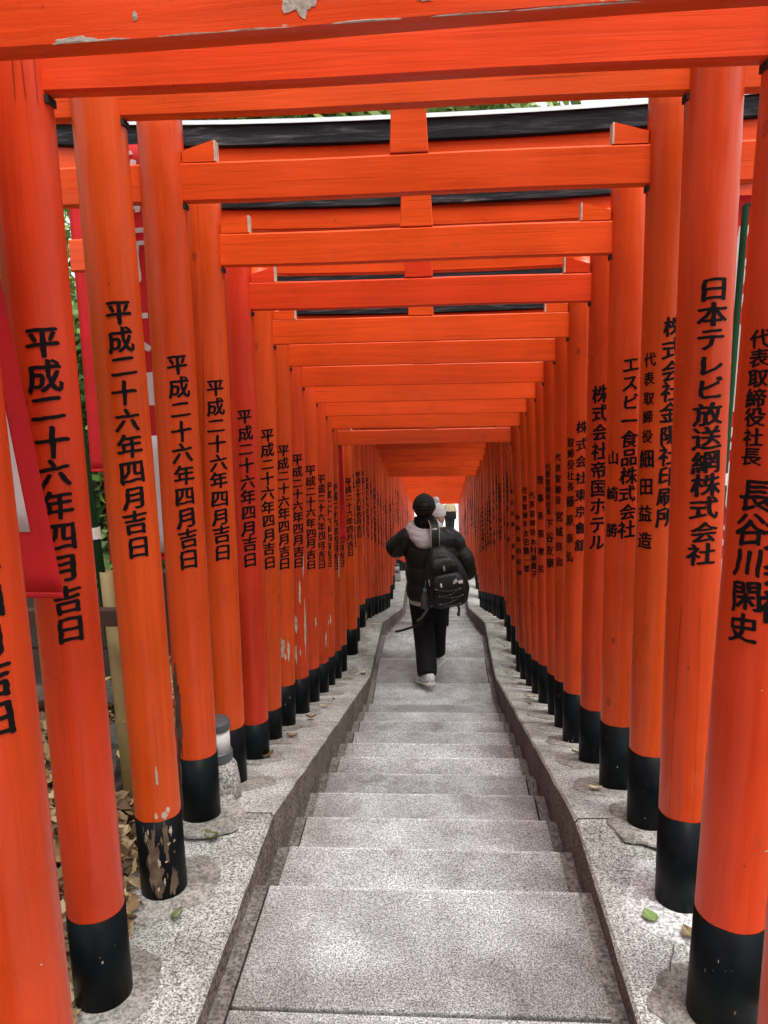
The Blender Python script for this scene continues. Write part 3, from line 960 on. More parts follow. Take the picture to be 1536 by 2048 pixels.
bollard(-.80, 14.45, curb_z(14.45), 'farthest bollard lamp, on the left kerb of the second landing', .9)
bollard(.745, 6.90, curb_z(6.9), 'bollard lamp on the right kerb at the top of the first landing', .75)

# ------------------------------------------------------------------ banners
def text_flat(text, w, pitch, m, name, parent, x, ytop_z, y, yfun=None):
    bm = bmesh.new()
    for i, c in enumerate(text):
        if c in ' \u3000': continue
        cv, cf = char_mesh(c)
        zc = ytop_z - pitch * (i + .5)
        for sh in (-.014, .014):
            vv = []
            for px, py in cv:
                X = x + (px + sh) * w; Z = zc + py * w
                vv.append(bm.verts.new((X, y + (yfun(X, Z) if yfun else 0), Z)))
            for f in cf:
                try: bm.faces.new([vv[k] for k in f])
                except ValueError: pass
    return part(name, bm, m, parent)

def banner(lab, x0, x1, y, zt, zb, panel=None, words=(), pole=None, seed=1, amp=.02, skew=0.0, ang=0.0):
    """a nobori: red cloth hanging from a cross arm on a green pole; x runs in the plane of the cloth"""
    t = tag(empty('banner', (x0, y, zb), (0, 0, ang)), lab, 'banner', 'red shrine banners on green poles')
    W, H = x1 - x0, zt - zb
    def yf(X, Z):
        return amp * (mnoise.noise(Vector((X * 5, Z * 1.2, seed))) + .6 * math.sin(X * 16 + Z * 1.5 + seed)) * (1 - .5 * Z / H)
    def grid(xa, xb, za, zb_, dy, name, m):
        bm = bmesh.new()
        nx, nz = max(3, int((xb - xa) / .02)), max(3, int((zb_ - za) / .05))
        rings = []
        for th in (0,):
            V = [[bm.verts.new((xa + (xb - xa) * i / nx + skew * (za + (zb_ - za) * j / nz) , yf(xa + (xb - xa) * i / nx, za + (zb_ - za) * j / nz) + dy, za + (zb_ - za) * j / nz)) for i in range(nx + 1)] for j in range(nz + 1)]
            for j in range(nz):
                for i in range(nx): bm.faces.new((V[j][i], V[j][i + 1], V[j + 1][i + 1], V[j + 1][i]))
        o = part(name, bm, m, t, smooth=True)
        md = o.modifiers.new('thick', 'SOLIDIFY'); md.thickness = .0012
        return evaluated(o)
    grid(0, W, 0, H, 0, 'cloth', M['redcloth'])
    # stitched hem
    grid(0, W, 0, .012, -.0022, 'hem', M['redcloth'])
    if panel:
        grid(panel[0], panel[1], panel[2], panel[3], -.003, 'white_panel', M['whitecloth'])
    for (txt, w, pitch, x, z, mm) in words:
        text_flat(txt, w, pitch, M[mm], 'lettering', t, x, z, -.0045 if mm == 'ink' else -.0032, yf)
    if pole:
        (pxb, pyb, pzb), (pxt, pyt, pzt), r = pole
        bm = bmesh.new(); add_tube(bm, [(pxb, pyb, pzb), (pxt, pyt, pzt)], r, 14)
        part('pole', bm, M['greenpole'], t, smooth=True)
        bm = bmesh.new(); add_tube(bm, [(pxt, pyt, H - .07), (W / 2, .012, H - .01), (W - .01, .0, H - .01)], r * .6, 8)
        part('cross_arm', bm, M['greenpole'], t, smooth=True)
        for f in (.22, .62):
            c = Vector((pxb, pyb, pzb)).lerp(Vector((pxt, pyt, pzt)), f)
            d = (Vector((pxt, pyt, pzt)) - Vector((pxb, pyb, pzb))).normalized() * .018
            bm = bmesh.new(); add_tube(bm, [c - d, c + d], r * 1.12, 14)
            part('tape', bm, M['tape'], t)
    return t
banner('broad red banner with a white panel hanging beside the second nearest left post', -1.27, -.775, 1.525, 2.62, 1.215,
       (.03, .452, .14, 1.30), [('奉納', .24, .34, .20, 1.28, 'ink')], ((-.02, .02, -1.1), (-.08, .02, 1.5), .014), 3, .010, -.105)
banner('red banner with white characters behind the gap between the two nearest left posts', -1.24, -.97, 2.82, 2.45, .98,
       (.045, .235, .03, .47), [('稲荷大神', .22, .24, .115, 1.46, 'whitecloth'), ('山王', .18, .2, .11, .45, 'ink')], None, 5, .012)
banner('red banner with white lettering behind the gap between the two nearest right posts', .835, 1.27, 2.62, 2.17, .80,
       None, [('日枝神社', .30, .32, .20, 1.33, 'whitecloth')], ((-.012, -.22, -.75), (.040, -.22, 1.30), .0095), 8, .02)
banner('narrow red banner showing past the left post behind the dark-beamed gate', -1.12, -.792, 6.52, 1.62, .25, None, [], None, 2, .012, -.01)
banner('red banner hanging outside the posts left of the third gate', -1.55, -1.24, 3.4, 2.5, 1.25, None, [('奉納', .2, .26, .16, 1.1, 'whitecloth')], None, 12, .02)
banner('red banner hanging on the right beyond the second banner', .98, 1.36, 3.6, 2.25, .9, None, [], None, 15, .02)

# green pole in its bamboo holder left of the path
t = tag(empty('banner_pole', (-1.15, 2.55, curb_z(2.5))), 'green pole with white tape standing in a yellowed bamboo tube, left of the posts', 'pole')
bm = bmesh.new(); add_tube(bm, [(.03, 0.0, -.05), (.012, 0.02, .40), (-.006, .03, .93)], [.025, .0235, .0225], 18, caps=False)
o = part('bamboo_tube', bm, M['tube'], t, smooth=True)
md = o.modifiers.new('wall', 'SOLIDIFY'); md.thickness = .004; evaluated(o)
bm = bmesh.new(); add_tube(bm, [(.013, .02, .38), (.013, .02, .386)], .0262, 18); part('bamboo_node', bm, M['tube'], t)
bm = bmesh.new(); add_tube(bm, [(-.002, .03, .5), (-.050, .04, 1.3), (-.115, .05, 2.4)], .0155, 14); part('pole', bm, M['greenpole'], t, smooth=True)
bm = bmesh.new(); add_tube(bm, [(-.034, .036, 1.045), (-.036, .036, 1.085)], .0180, 14); part('tape', bm, M['tape'], t)
t = tag(empty('rail', (-1.45, 2.49, .835)), 'brown rail on two posts behind the nearest left torii posts', 'rail')
part('top_rail', box(-.35, .40, -.02, .02, 0, .058, .003), M['brown'], t)
part('leg', box(-.33, -.27, -.018, .018, -.95, 0, .003), M['brown'], t)
t = tag(empty('board_box', (-1.55, 2.95, .45)), 'low dark box of grey boards behind the brown rail', 'box')
for k in range(3): part('board', box(-.3, .38, -.02 - .004 * k, .0 - .004 * k, .02 + k * .125, .14 + k * .125, .003), M['greyboard'], t)
part('side_board', box(.36, .38, .0, .3, .02, .39, .003), M['greyboard'], t)
bm = bmesh.new(); add_box(bm, -.04, .04, -.1, 2.4, -.10, .06, .008)
tag(part('edging_beam', bm, M['greyboard'], None, (-1.075, 1.2, .16), (-.10, 0, .09)), 'dark timber edging beam lying in the leaves left of the kerb', 'beam')

# ------------------------------------------------------------------ fallen leaves that can be told apart
def leaf_mesh(L_, W_, curl, m, seed, jag=0.0):
    r3 = random.Random(seed)
    bm = bmesh.new()
    n = 9
    rows = []
    for i in range(n + 1):
        u = i / n
        w = W_ * (math.sin(math.pi * u ** .85) ** .8) * (1 + jag * r3.uniform(-1, 1)) * .5 + .0006
        z = curl * (u - .5) ** 2 * 4
        y = (u - .5) * L_
        rows.append([bm.verts.new((-w, y, z + .004 + curl * .7)), bm.verts.new((-w * .5, y, z + .0015)), bm.verts.new((0, y, z)), bm.verts.new((w * .5, y, z + .0015)), bm.verts.new((w, y, z + .004 + curl * .7))])
    for a, b in zip(rows, rows[1:]):
        for i in range(4): bm.faces.new((a[i], a[i + 1], b[i + 1], b[i]))
    # the midrib
    for a, b in zip(rows, rows[1:]):
        p, q = a[2].co, b[2].co
        vv = [bm.verts.new((p.x - .0006, p.y, p.z + .001)), bm.verts.new((p.x + .0006, p.y, p.z + .001)), bm.verts.new((q.x + .0006, q.y, q.z + .001)), bm.verts.new((q.x - .0006, q.y, q.z + .001))]
        f = bm.faces.new(vv); f.material_index = 1
    return to_mesh(bm, 'fallen_leaf', [m, M['vein']], True)
M['vein'] = plain('pale_leaf_vein', (0.55, 0.6, 0.35), 0.6)
M['greenleaf'] = plain('fresh_green_leaf', (0.22, 0.33, 0.10), 0.5, var=.2, scale=40)
M['oliveleaf'] = plain('dull_olive_leaf', (0.10, 0.11, 0.035), 0.45, var=.3, scale=40)
M['brownleaf'] = plain('curled_brown_leaf', (0.24, 0.16, 0.07), 0.6, var=.4, scale=30)
M['paleleaf'] = plain('pale_dry_leaf', (0.52, 0.44, 0.30), 0.7, var=.25, scale=30)
LV = [(.601, 2.089, 'greenleaf', .056, .042, .002, 20, 'fresh green leaf lying flat on the right kerb'),
      (.615, 2.952, 'paleleaf', .055, .04, .008, 70, 'pale leaf at the foot of the fifth right post'),
      (-.842, 3.43, 'brownleaf', .085, .06, .02, 95, 'curled brown leaf leaning on the black foot of the deep red left post'),
      (-.80, 2.44, 'oliveleaf', .06, .04, .01, 60, 'dull olive leaf beside the third left post'),
      (-.79, 2.041, 'oliveleaf', .05, .028, .006, -20, 'small dark olive leaf on the kerb below the peeled black foot'),
      (.628, 5.323, 'paleleaf', .07, .05, .006, 110, 'pale yellow leaf on the right kerb, lower of two together'),
      (.59, 5.0, 'brownleaf', .05, .03, .006, 30, 'small dark scrap of leaf on the right kerb near the pale yellow one'),
      (.636, 6.0, 'paleleaf', .06, .05, .006, 40, 'whitish leaf on the right kerb near the first landing'),
      (.668, 3.59, 'paleleaf', .08, .045, .01, 100, 'long pale leaf at the foot of the sixth right post'),
      (.69, 2.02, 'brownleaf', .05, .04, .006, 20, 'brown leaf half hidden behind the thick nearest right post'),
      (-.80, 3.90, 'brownleaf', .06, .04, .01, 80, 'crumpled brown leaf on the left kerb below the sixth post'),
      (-.79, 4.45, 'brownleaf', .06, .05, .012, 100, 'torn brown leaf at the foot of the grey-footed left post'),
      (-.77, 4.86, 'paleleaf', .07, .05, .006, 80, 'pale yellow leaf on the left kerb beside the scraped post'),
      (-.75, 5.15, 'oliveleaf', .04, .025, .004, 10, 'tiny dark leaf on the left kerb beyond the pale yellow leaf'),
      (-.69, 6.62, 'paleleaf', .06, .05, .004, 45, 'whitish leaf on the left kerb at the first landing')]
for i, (x, y, m, L_, W_, cu, rz, lab) in enumerate(LV):
    sl = math.atan((curb_z(y + .05) - curb_z(y - .05)) / .1)
    o = link('fallen_leaf', leaf_mesh(L_, W_, cu, M[m], i, .12), None, (x, y, curb_z(y) + .012), (0, 0, 0))
    o.rotation_euler = (Matrix.Rotation(sl, 3, 'X') @ Matrix.Rotation(math.radians(rz), 3, 'Z')).to_euler()
    tag(o, lab, 'leaf')
bm = bmesh.new(); add_tube(bm, smooth_path([(0, 0, .004), (.012, .04, .008), (.03, .075, .004), (.037, .10, .006)], 4), [.0018] * 13, 6)
tag(part('twig', bm, M['bark'], None, (.60, 1.88, .07)), 'thin bent twig on the right kerb near the bottom corner', 'twig')

# ------------------------------------------------------------------ litter, grass, bushes, trees
def scatter(name, n, fn, m, lab, cat=None):
    bm_v, bm_f = [], []
    for i in range(n):
        vv, ff = fn(i)
        k = len(bm_v)
        bm_v += vv; bm_f += [tuple(a + k for a in f) for f in ff]
    me = bpy.data.meshes.new(name)
    me.from_pydata(bm_v, [], bm_f)
    me.materials.append(m)
    return tag(link(name, me), lab, cat, kind='stuff')
lr = random.Random(5)
def leaf_geo(px, py, pz, size, tilt=.6, rnd_=lr, wr=.5):
    a = rnd_.uniform(0, 6.283); t1 = rnd_.uniform(-tilt, tilt); t2 = rnd_.uniform(-tilt, tilt)
    R_ = Matrix.Rotation(a, 3, 'Z') @ Matrix.Rotation(t1, 3, 'X') @ Matrix.Rotation(t2, 3, 'Y')
    w = size * wr * .5; c = size * rnd_.uniform(-.1, .25)
    pts = [(0, -size / 2, c), (-w, -size * .14, 0), (-w * .9, size * .16, 0), (0, 0, -c * .4), (w, -size * .14, 0), (w * .9, size * .16, 0), (0, size / 2, c)]
    return [tuple(R_ @ Vector(p) + Vector((px, py, pz))) for p in pts], [(0, 3, 1), (0, 4, 3), (1, 3, 2), (4, 5, 3), (2, 3, 6), (3, 5, 6)]
def litter_l(i):
    while True:
        y = lr.uniform(-.5, 15); d = abs(lr.gauss(0, 1.6)) if lr.random() < .7 else lr.uniform(0, 5)
        x = -.93 - d
        if y < 1.0 and d > 2.5: continue
        break
    return leaf_geo(x, y, ground_z(x, y) + lr.uniform(.0, .03) + (.03 if d < .2 else 0), lr.uniform(.035, .095))
scatter('leaf_litter', 26000, litter_l, M['litter'], 'thick layer of dry brown leaves on the bank left of the posts', 'leaves')
def litter_near(i):
    y = lr.uniform(-.2, 4.2); x = -.925 - abs(lr.gauss(0, .28))
    return leaf_geo(x, y, max(ground_z(x, y), curb_z(y) - .03 if x > -1.0 else -9) + lr.uniform(.0, .06), lr.uniform(.04, .085), .9)
scatter('leaf_litter', 5000, litter_near, M['litter'], 'drift of curled dry leaves heaped against the left kerb', 'leaves')
def litter_r(i):
    y = lr.uniform(-.5, 13); d = abs(lr.gauss(0, 1.2)); x = .90 + d
    return leaf_geo(x, y, ground_z(x, y) + lr.uniform(.0, .02), lr.uniform(.03, .08))
scatter('leaf_litter', 7000, litter_r, M['litter'], 'scattered dry leaves on the earth right of the posts', 'leaves')
def grass(i):
    y = lr.uniform(1.5, 19); x = -2.9 - abs(lr.gauss(0, 2.2))
    if y > 6: x += lr.uniform(0, .6)
    z = ground_z(x, y); h = lr.uniform(.18, .62); a = lr.uniform(0, 6.283); b = lr.uniform(.2, 1.0) * h
    dx, dy = math.cos(a), math.sin(a); w = lr.uniform(.006, .013)
    p0 = (x - dy * w, y + dx * w, z); p1 = (x + dy * w, y - dx * w, z)
    mx, my, mz = x + dx * b * .35, y + dy * b * .35, z + h * .7
    p2 = (mx - dy * w, my + dx * w, mz); p3 = (mx + dy * w, my - dx * w, mz)
    return [p0, p1, p2, p3, (x + dx * b, y + dy * b, z + h * .75)], [(0, 1, 3, 2), (2, 3, 4)]
scatter('bamboo_grass', 32000, grass, M['bamboo_grass'], 'sunlit bamboo grass covering the slope beyond the left posts', 'grass')

def bush(x, y, z, rx, ry, rz, n, m, lab, cat='shrub', name='shrub', group='shrubs beside the stairs'):
    t = tag(empty(name, (x, y, z)), lab, cat, group)
    V, F = [], []
    cl = [(lr.gauss(0, .42) * rx, lr.gauss(0, .42) * ry, rz * (.55 + lr.uniform(-.45, .45))) for _ in range(26)]
    for i in range(n):
        c = cl[lr.randrange(26)]
        s = min(rx, rz) * .30
        p = (c[0] + lr.gauss(0, s), c[1] + lr.gauss(0, s), max(.05, c[2] + lr.gauss(0, s)))
        if abs(x + p[0]) < 1.15: continue
        vv, ff = leaf_geo(*p, lr.uniform(.06, .13), 1.2, lr, .42)
        k = len(V); V += vv; F += [tuple(a + k for a in f) for f in ff]
    me = bpy.data.meshes.new('foliage'); me.from_pydata(V, [], F); me.materials.append(m)
    link('foliage', me, t)
    for k in range(4):
        c = cl[k]
        bm = bmesh.new(); add_tube(bm, [(0, 0, -.1), (c[0] * .4, c[1] * .4, c[2] * .5), c], [.022, .014, .006], 7)
        part('stem', bm, M['bark'], t, smooth=True)
    return t
def tree(x, y, z, H, crown, n, m, lab, lean=(0, 0), size=(.12, .24), name='tree'):
    t = tag(empty(name, (x, y, z)), lab, 'tree', 'trees around the shrine stairs')
    top = Vector((lean[0], lean[1], H))
    bm = bmesh.new()
    pth = smooth_path([(0, 0, -.3), (lean[0] * .2 + .1, lean[1] * .2, H * .35), (lean[0] * .6 - .08, lean[1] * .6, H * .7), tuple(top)], 5)
    add_tube(bm, pth, [max(.03, .17 * (1 - i / len(pth)) + .03) for i in range(len(pth))], 12)
    part('trunk', bm, M['bark'], t, smooth=True)
    cl = []
    cz, cr, ch = crown
    for k in range(30):
        a = lr.uniform(0, 6.283); rr_ = cr * math.sqrt(lr.random()); zz = cz + ch * lr.uniform(-.5, .5)
        cl.append(Vector((lean[0] * .7 + rr_ * math.cos(a), lean[1] * .7 + rr_ * math.sin(a), zz)))
    for k in range(9):
        s0 = pth[int(len(pth) * lr.uniform(.4, .85))]
        bm = bmesh.new(); c = cl[k]
        add_tube(bm, smooth_path([s0, (s0 + c) / 2 + Vector((0, 0, .25)), c], 4), [.05, .045, .04, .035, .03, .025, .02, .015, .01], 7)
        part('branch', bm, M['bark'], t, smooth=True)
    V, F = [], []
    for i in range(n):
        c = cl[lr.randrange(30)]; s = cr * .20
        vv, ff = leaf_geo(c.x + lr.gauss(0, s), c.y + lr.gauss(0, s), c.z + lr.gauss(0, s * .7), lr.uniform(*size), 1.3, lr, .38)
        k = len(V); V += vv; F += [tuple(a + k for a in f) for f in ff]
    me = bpy.data.meshes.new('crown'); me.from_pydata(V, [], F); me.materials.append(m)
    link('crown', me, t)
    return t
for x, y, H, cr_, n, m, lab, ln in [
    (-4.2, 8.5, 5.4, (4.5, 2.1, 2.3), 20000, 'leaves2', 'bushy evergreen tree on the left bank, leaning over the gates', (4.6, .3)),
    (-3.6, 12.0, 6.5, (6.9, 2.3, 2.4), 12000, 'leaves2', 'light green tree behind the leaning evergreen on the left bank', (3.2, 0)),
    (-7.5, 6.0, 7.5, (5.5, 3.0, 4.0), 9000, 'leaves', 'tall dark tree high on the left bank', (.5, 0)),
    (-10.0, 14.0, 8.5, (6.5, 3.0, 5.0), 9000, 'leaves', 'broad tree at the top of the left slope', (.5, 0)),
    (5.6, 17.5, 8.5, (7.0, 2.6, 3.0), 8000, 'leaves2', 'loose light green tree on the right side of the stairs', (-1.2, 0)),
    (-6.6, 21.0, 9.5, (8.0, 2.6, 4.4), 8000, 'leaves', 'tree low down the left slope near the street', (.6, 0))]:
    tree(x, y, ground_z(x, y), H - max(0, ground_z(x, y)) * .6, (cr_[0] - max(0, ground_z(x, y)) * .6, cr_[1], cr_[2]), n, M[m], lab, ln)
for x, y, rx, rz, m, lab in [(-3.2, 3.6, .9, 1.7, 'leaves', 'dark shrub on the left bank nearest the posts'), (-4.2, 5.4, 1.2, 2.4, 'leaves2', 'tall bamboo-like shrub on the left bank'),
                             (-5.6, 7.6, 1.4, 2.6, 'leaves', 'dark shrub half way up the left bank'), (-2.9, 9.6, 1.0, 2.0, 'leaves2', 'light green shrub far down the left bank'), (-2.9, 6.3, .75, 3.0, 'leaves2', 'slender tall shrub behind the gap between the two nearest left posts'), (-2.1, 4.6, .5, 1.9, 'leaves', 'small dark shrub behind the green pole'),
                             (2.4, 4.6, .8, 1.2, 'leaves2', 'light green shrub right of the posts'), (2.3, 7.2, .9, 1.6, 'leaves', 'dark shrub right of the posts, farther down'),
                             (2.2, 10.4, .9, 2.2, 'leaves2', 'loose shrub on the right near the second landing')]:
    bush(x, y, ground_z(x, y), rx, rx, rz, 4200, M[m], lab)
for k, (x, y, s) in enumerate([(-1.32, 2.95, .14), (-1.25, 2.6, .10), (-1.5, 3.4, .16), (-1.1, 2.15, .07), (-1.7, 3.0, .12)]):
    bm = bmesh.new(); bmesh.ops.create_icosphere(bm, subdivisions=3, radius=s)
    for v in bm.verts: v.co += v.normal * s * .35 * mnoise.noise(v.co / s * 1.3 + Vector((k * 5, 0, 0))); v.co.z *= .65
    tag(part('rock', bm, M['rock'], None, (x, y, ground_z(x, y) + s * .25), smooth=False),
        ['largest weathered rock in the leaves behind the green pole', 'small rock at the foot of the bamboo tube', 'rock in the leaves farthest from the kerb', 'smallest stone beside the left kerb', 'rock under the grey board box'][k], 'rock')

# ------------------------------------------------------------------ buildings at the foot of the stairs
def building(x0, x1, y0, y1, z0, H, c, floors, bays, lab, name='building'):
    m = plain('facade_' + name, c, .85, var=.06, scale=2)
    t = tag(empty(name, ((x0 + x1) / 2, y0, z0)), lab, 'building')
    W = x1 - x0
    fh = H / floors
    ww, wh = W / bays * .5, fh * .5
    # wall with real openings, built as strips
    bm = bmesh.new()
    for f in range(floors):
        za = f * fh; s0 = za + fh * .28; s1 = s0 + wh
        add_box(bm, -W / 2, W / 2, 0, .25, za + (.0005 if f else 0), s0)
        add_box(bm, -W / 2, W / 2, 0, .25, s1, za + fh)
        for b in range(bays + 1):
            xa = -W / 2 + (b - .5) * W / bays + ww / 2 if b else -W / 2
            xb = -W / 2 + (b + .5) * W / bays - ww / 2 if b < bays else W / 2
            add_box(bm, xa, xb, 0, .25, s0 + .0005, s1 - .0005)
    add_box(bm, -W / 2, W / 2, .26, y1 - y0, 0, H)
    part('wall', bm, m, t)
    part('roof', box(-W / 2 - .2, W / 2 + .2, -.2, y1 - y0 + .2, H + .002, H + .3), m, t)
    fm, gm = M['frame'], M['glass']
    f0 = None
    for f in range(floors):
        for b in range(bays):
            cx_ = -W / 2 + (b + .5) * W / bays; s0 = f * fh + fh * .28
            bmf = bmesh.new()
            for a in ((-ww / 2, -ww / 2 + .06, 0, wh), (ww / 2 - .06, ww / 2, 0, wh), (-ww / 2 + .06, ww / 2 - .06, 0, .06), (-ww / 2 + .06, ww / 2 - .06, wh - .06, wh), (-.025, .025, .06, wh - .06)):
                add_box(bmf, a[0], a[1], .10, .16, a[2], a[3])
            wd = part('window', bmf, fm, t, (cx_, 0, s0))
            part('pane', box(-ww / 2 + .06, ww / 2 - .06, .12, .14, .06, wh - .06), gm, wd)
    return t
M['frame'] = plain('grey_window_frame', (.35, .36, .37), .5)
M['glass'] = plain('dark_window_glass', (.05, .06, .07), .1)
building(-3, 12, 41, 50, STREET, 9.5, (.74, .73, .71), 3, 5, 'pale street building facing the foot of the stairs')
building(-16, -4.2, 38, 48, STREET, 8.2, (.66, .65, .62), 3, 4, 'pale grey building left of the foot of the stairs')
bm = box(-.1, .1, 0, 26, -6, 1.9)
wl_ = tag(part('boundary_wall', bm, plain('white_plastered_wall', (.78, .78, .77), .85, var=.05, scale=2), None, (5.4, -1, 0)), 'long white plastered wall beyond the right shrubs', 'wall')
bm = bmesh.new(); add_tube(bm, [(0, 0, 0), (0, 0, 4.4)], .045, 12)
tag(part('street_pole', bm, M['frame'], None, (.13, 29.6, STREET), smooth=True), 'thin grey pole on the street beyond the last gate', 'pole')

# unseen gates added behind the camera to shade the nearest posts
src = [o for o in col.objects if o.get('category') == 'torii gate' and abs(o.location.y - GY[1]) < .01][0]
words = ['first', 'second', 'third', 'fourth', 'fifth', 'sixth']
for n_, yb in enumerate(BEHIND):
    c0 = src.copy(); col.objects.link(c0); c0.location = (PX, yb, curb_z(yb)); c0['label'] = 'unseen torii gate added behind the viewer to shade the nearest posts, %s one back from the nearest visible gate' % words[n_]
    for ch in list(src.children):
        if ch.name.startswith('wedge'): continue
        c1 = ch.copy(); col.objects.link(c1); c1.parent = c0
        for g_ in list(ch.children):
            if g_.name.startswith('inscription'): continue
            c2 = g_.copy(); col.objects.link(c2); c2.parent = c1
# bare chipped patches on the nearest tie beam
def patch(parent, x, z, w, h, seed, y=-NUKI_T / 2 - .0008, m=None, n=40, rough=.45):
    bm = bmesh.new()
    rg = []
    for i in range(n):
        a = 2 * math.pi * i / n
        k = 1 + rough * mnoise.noise(Vector((math.cos(a) * 2.2, math.sin(a) * 2.2, seed * 1.7))) + .15 * mnoise.noise(Vector((math.cos(a) * 9, math.sin(a) * 9, seed)))
        rg.append((x + w * k * math.cos(a), y, min(.1175, max(.0035, z + h * k * math.sin(a)))))
    c = bm.verts.new((x, y - .0006, min(.11, max(.006, z))))
    vv = [bm.verts.new(p) for p in rg]
    for i in range(n):
        try: bm.faces.new((c, vv[(i + 1) % n], vv[i]))
        except ValueError: pass
    return part('bare_patch', bm, m or M['endgrain'], parent)
M['primer'] = plain('bare_primer_and_wood', (0.36, 0.335, 0.29), 0.85, var=.3, scale=70, bmp=.6)
gx = -PX
for k, (x, z, w, h) in enumerate([(-.125, .058, .030, .040), (-.118, .036, .010, .010), (-.475, .004, .035, .009), (-.42, .003, .03, .0035), (-.30, .003, .05, .0025), (-.2, .003, .06, .003), (-.03, .003, .06, .004), (.12, .003, .06, .0025),
                                  (.02, .055, .008, .004), (.06, .030, .012, .004), (.09, .032, .008, .003), (-.03, .05, .005, .007), (.28, .003, .09, .003), (-.38, .035, .004, .007)]):
    patch(gate0_beam, x, z, w, h, k + 1, m=M['primer'])

# ------------------------------------------------------------------ people
def fabric(name, c, rough=.7, spec=.3, scale=30, bmp=.25, sheen=0.0, var=.15):
    m, nt, b = mat(name)
    n = noise(nt, coords(nt, (1, 1, 1)), scale, 4)
    nt.links.new(ramp(nt, n, [(.3, tuple(x * (1 - var) for x in c)), (.7, tuple(min(1, x * (1 + var)) for x in c))]), b.inputs['Base Color'])
    b.inputs['Roughness'].default_value = rough
    b.inputs['Specular IOR Level'].default_value = spec
    n2 = noise(nt, coords(nt, (1, 1, 1)), 9, 3)
    bump(nt, b, math_(nt, 'ADD', n, math_(nt, 'MULTIPLY', n2, 1.5)), bmp, .01)
    return m
M['skin'] = fabric('skin', (.52, .32, .23), .55, .4, 60, .1)
M['hair'] = fabric('dark_hair', (.02, .014, .011), .5, .4, 80, .4)
M['brownhair'] = fabric('brown_hair', (.10, .05, .03), .5, .4, 80, .4)
M['puffer'] = fabric('black_puffer_nylon', (.009, .009, .010), .48, .35, 22, .5)
M['blackwool'] = fabric('black_knit', (.008, .007, .009), .9, .15, 120, .5)
M['captwill'] = fabric('black_cap_twill', (.016, .015, .014), .85, .2, 200, .3)
M['hoodgrey'] = fabric('light_grey_fleece', (.52, .49, .51), .9, .2, 60, .3, var=.08)
M['blacktrouser'] = fabric('black_trousers', (.008, .008, .010), .8, .2, 40, .4)
M['shoewhite'] = fabric('white_sneaker_upper', (.62, .63, .66), .6, .4, 60, .3, var=.2)
M['shoegrey'] = fabric('grey_sneaker_overlay', (.22, .22, .20), .7, .3, 60, .3)
M['sole'] = fabric('off_white_rubber_sole', (.66, .65, .60), .6, .4, 60, .2)
M['packnylon'] = fabric('black_backpack_nylon', (.007, .007, .008), .5, .4, 60, .6)
M['packgrey'] = fabric('grey_webbing', (.09, .09, .095), .7, .3, 120, .4)
M['piping'] = fabric('pale_grey_piping', (.32, .32, .33), .6, .4, 60, .1)
M['white'] = fabric('white_print', (.82, .82, .84), .6, .4, 60, .05)
M['bluecap'] = fabric('light_blue_bottle_cap', (.16, .50, .62), .35, .5, 20, .05)
M['bottle'] = fabric('smoky_bottle_plastic', (.06, .065, .07), .2, .6, 20, .05)
M['whiteknit'] = fabric('white_knit_wool', (.82, .82, .83), .9, .2, 90, .6, var=.05)
M['whitecoat'] = fabric('cream_coat', (.66, .64, .60), .85, .2, 40, .2, var=.05)
M['tan'] = fabric('tan_draped_wool', (.30, .235, .15), .9, .2, 30, .4)
M['eyewhite'] = plain('eye', (.6, .6, .58), .3)
M['lips'] = plain('lips', (.40, .14, .12), .5)

def remeshed(name, tubes, m, parent, voxel=.012, smooth=3, loc=(0, 0, 0), extra=None):
    """overlapping tubes fused into one smooth skin"""
    bm = bmesh.new()
    for t_ in tubes:
        pts, rad = t_[0], t_[1]
        sy = t_[2] if len(t_) > 2 else 1.0
        add_tube(bm, pts, rad, 18, sy)
    if extra: extra(bm)
    o = part(name, bm, m, parent, loc)
    r_ = o.modifiers.new('r', 'REMESH'); r_.mode = 'VOXEL'; r_.voxel_size = voxel
    if smooth:
        sm = o.modifiers.new('s', 'SMOOTH'); sm.iterations = smooth; sm.factor = .5
    return evaluated(o)
def ell(bm, c, r, seg=20, rot=None):
    b = bmesh.new(); bmesh.ops.create_uvsphere(b, u_segments=seg, v_segments=seg // 2 + 2, radius=1)
    for v in b.verts:
        v.co = Vector((v.co.x * r[0], v.co.y * r[1], v.co.z * r[2]))
        if rot: v.co = rot @ v.co
        v.co += Vector(c)
    me = bpy.data.meshes.new('t'); b.to_mesh(me); b.free(); bm.from_mesh(me); bpy.data.meshes.remove(me)

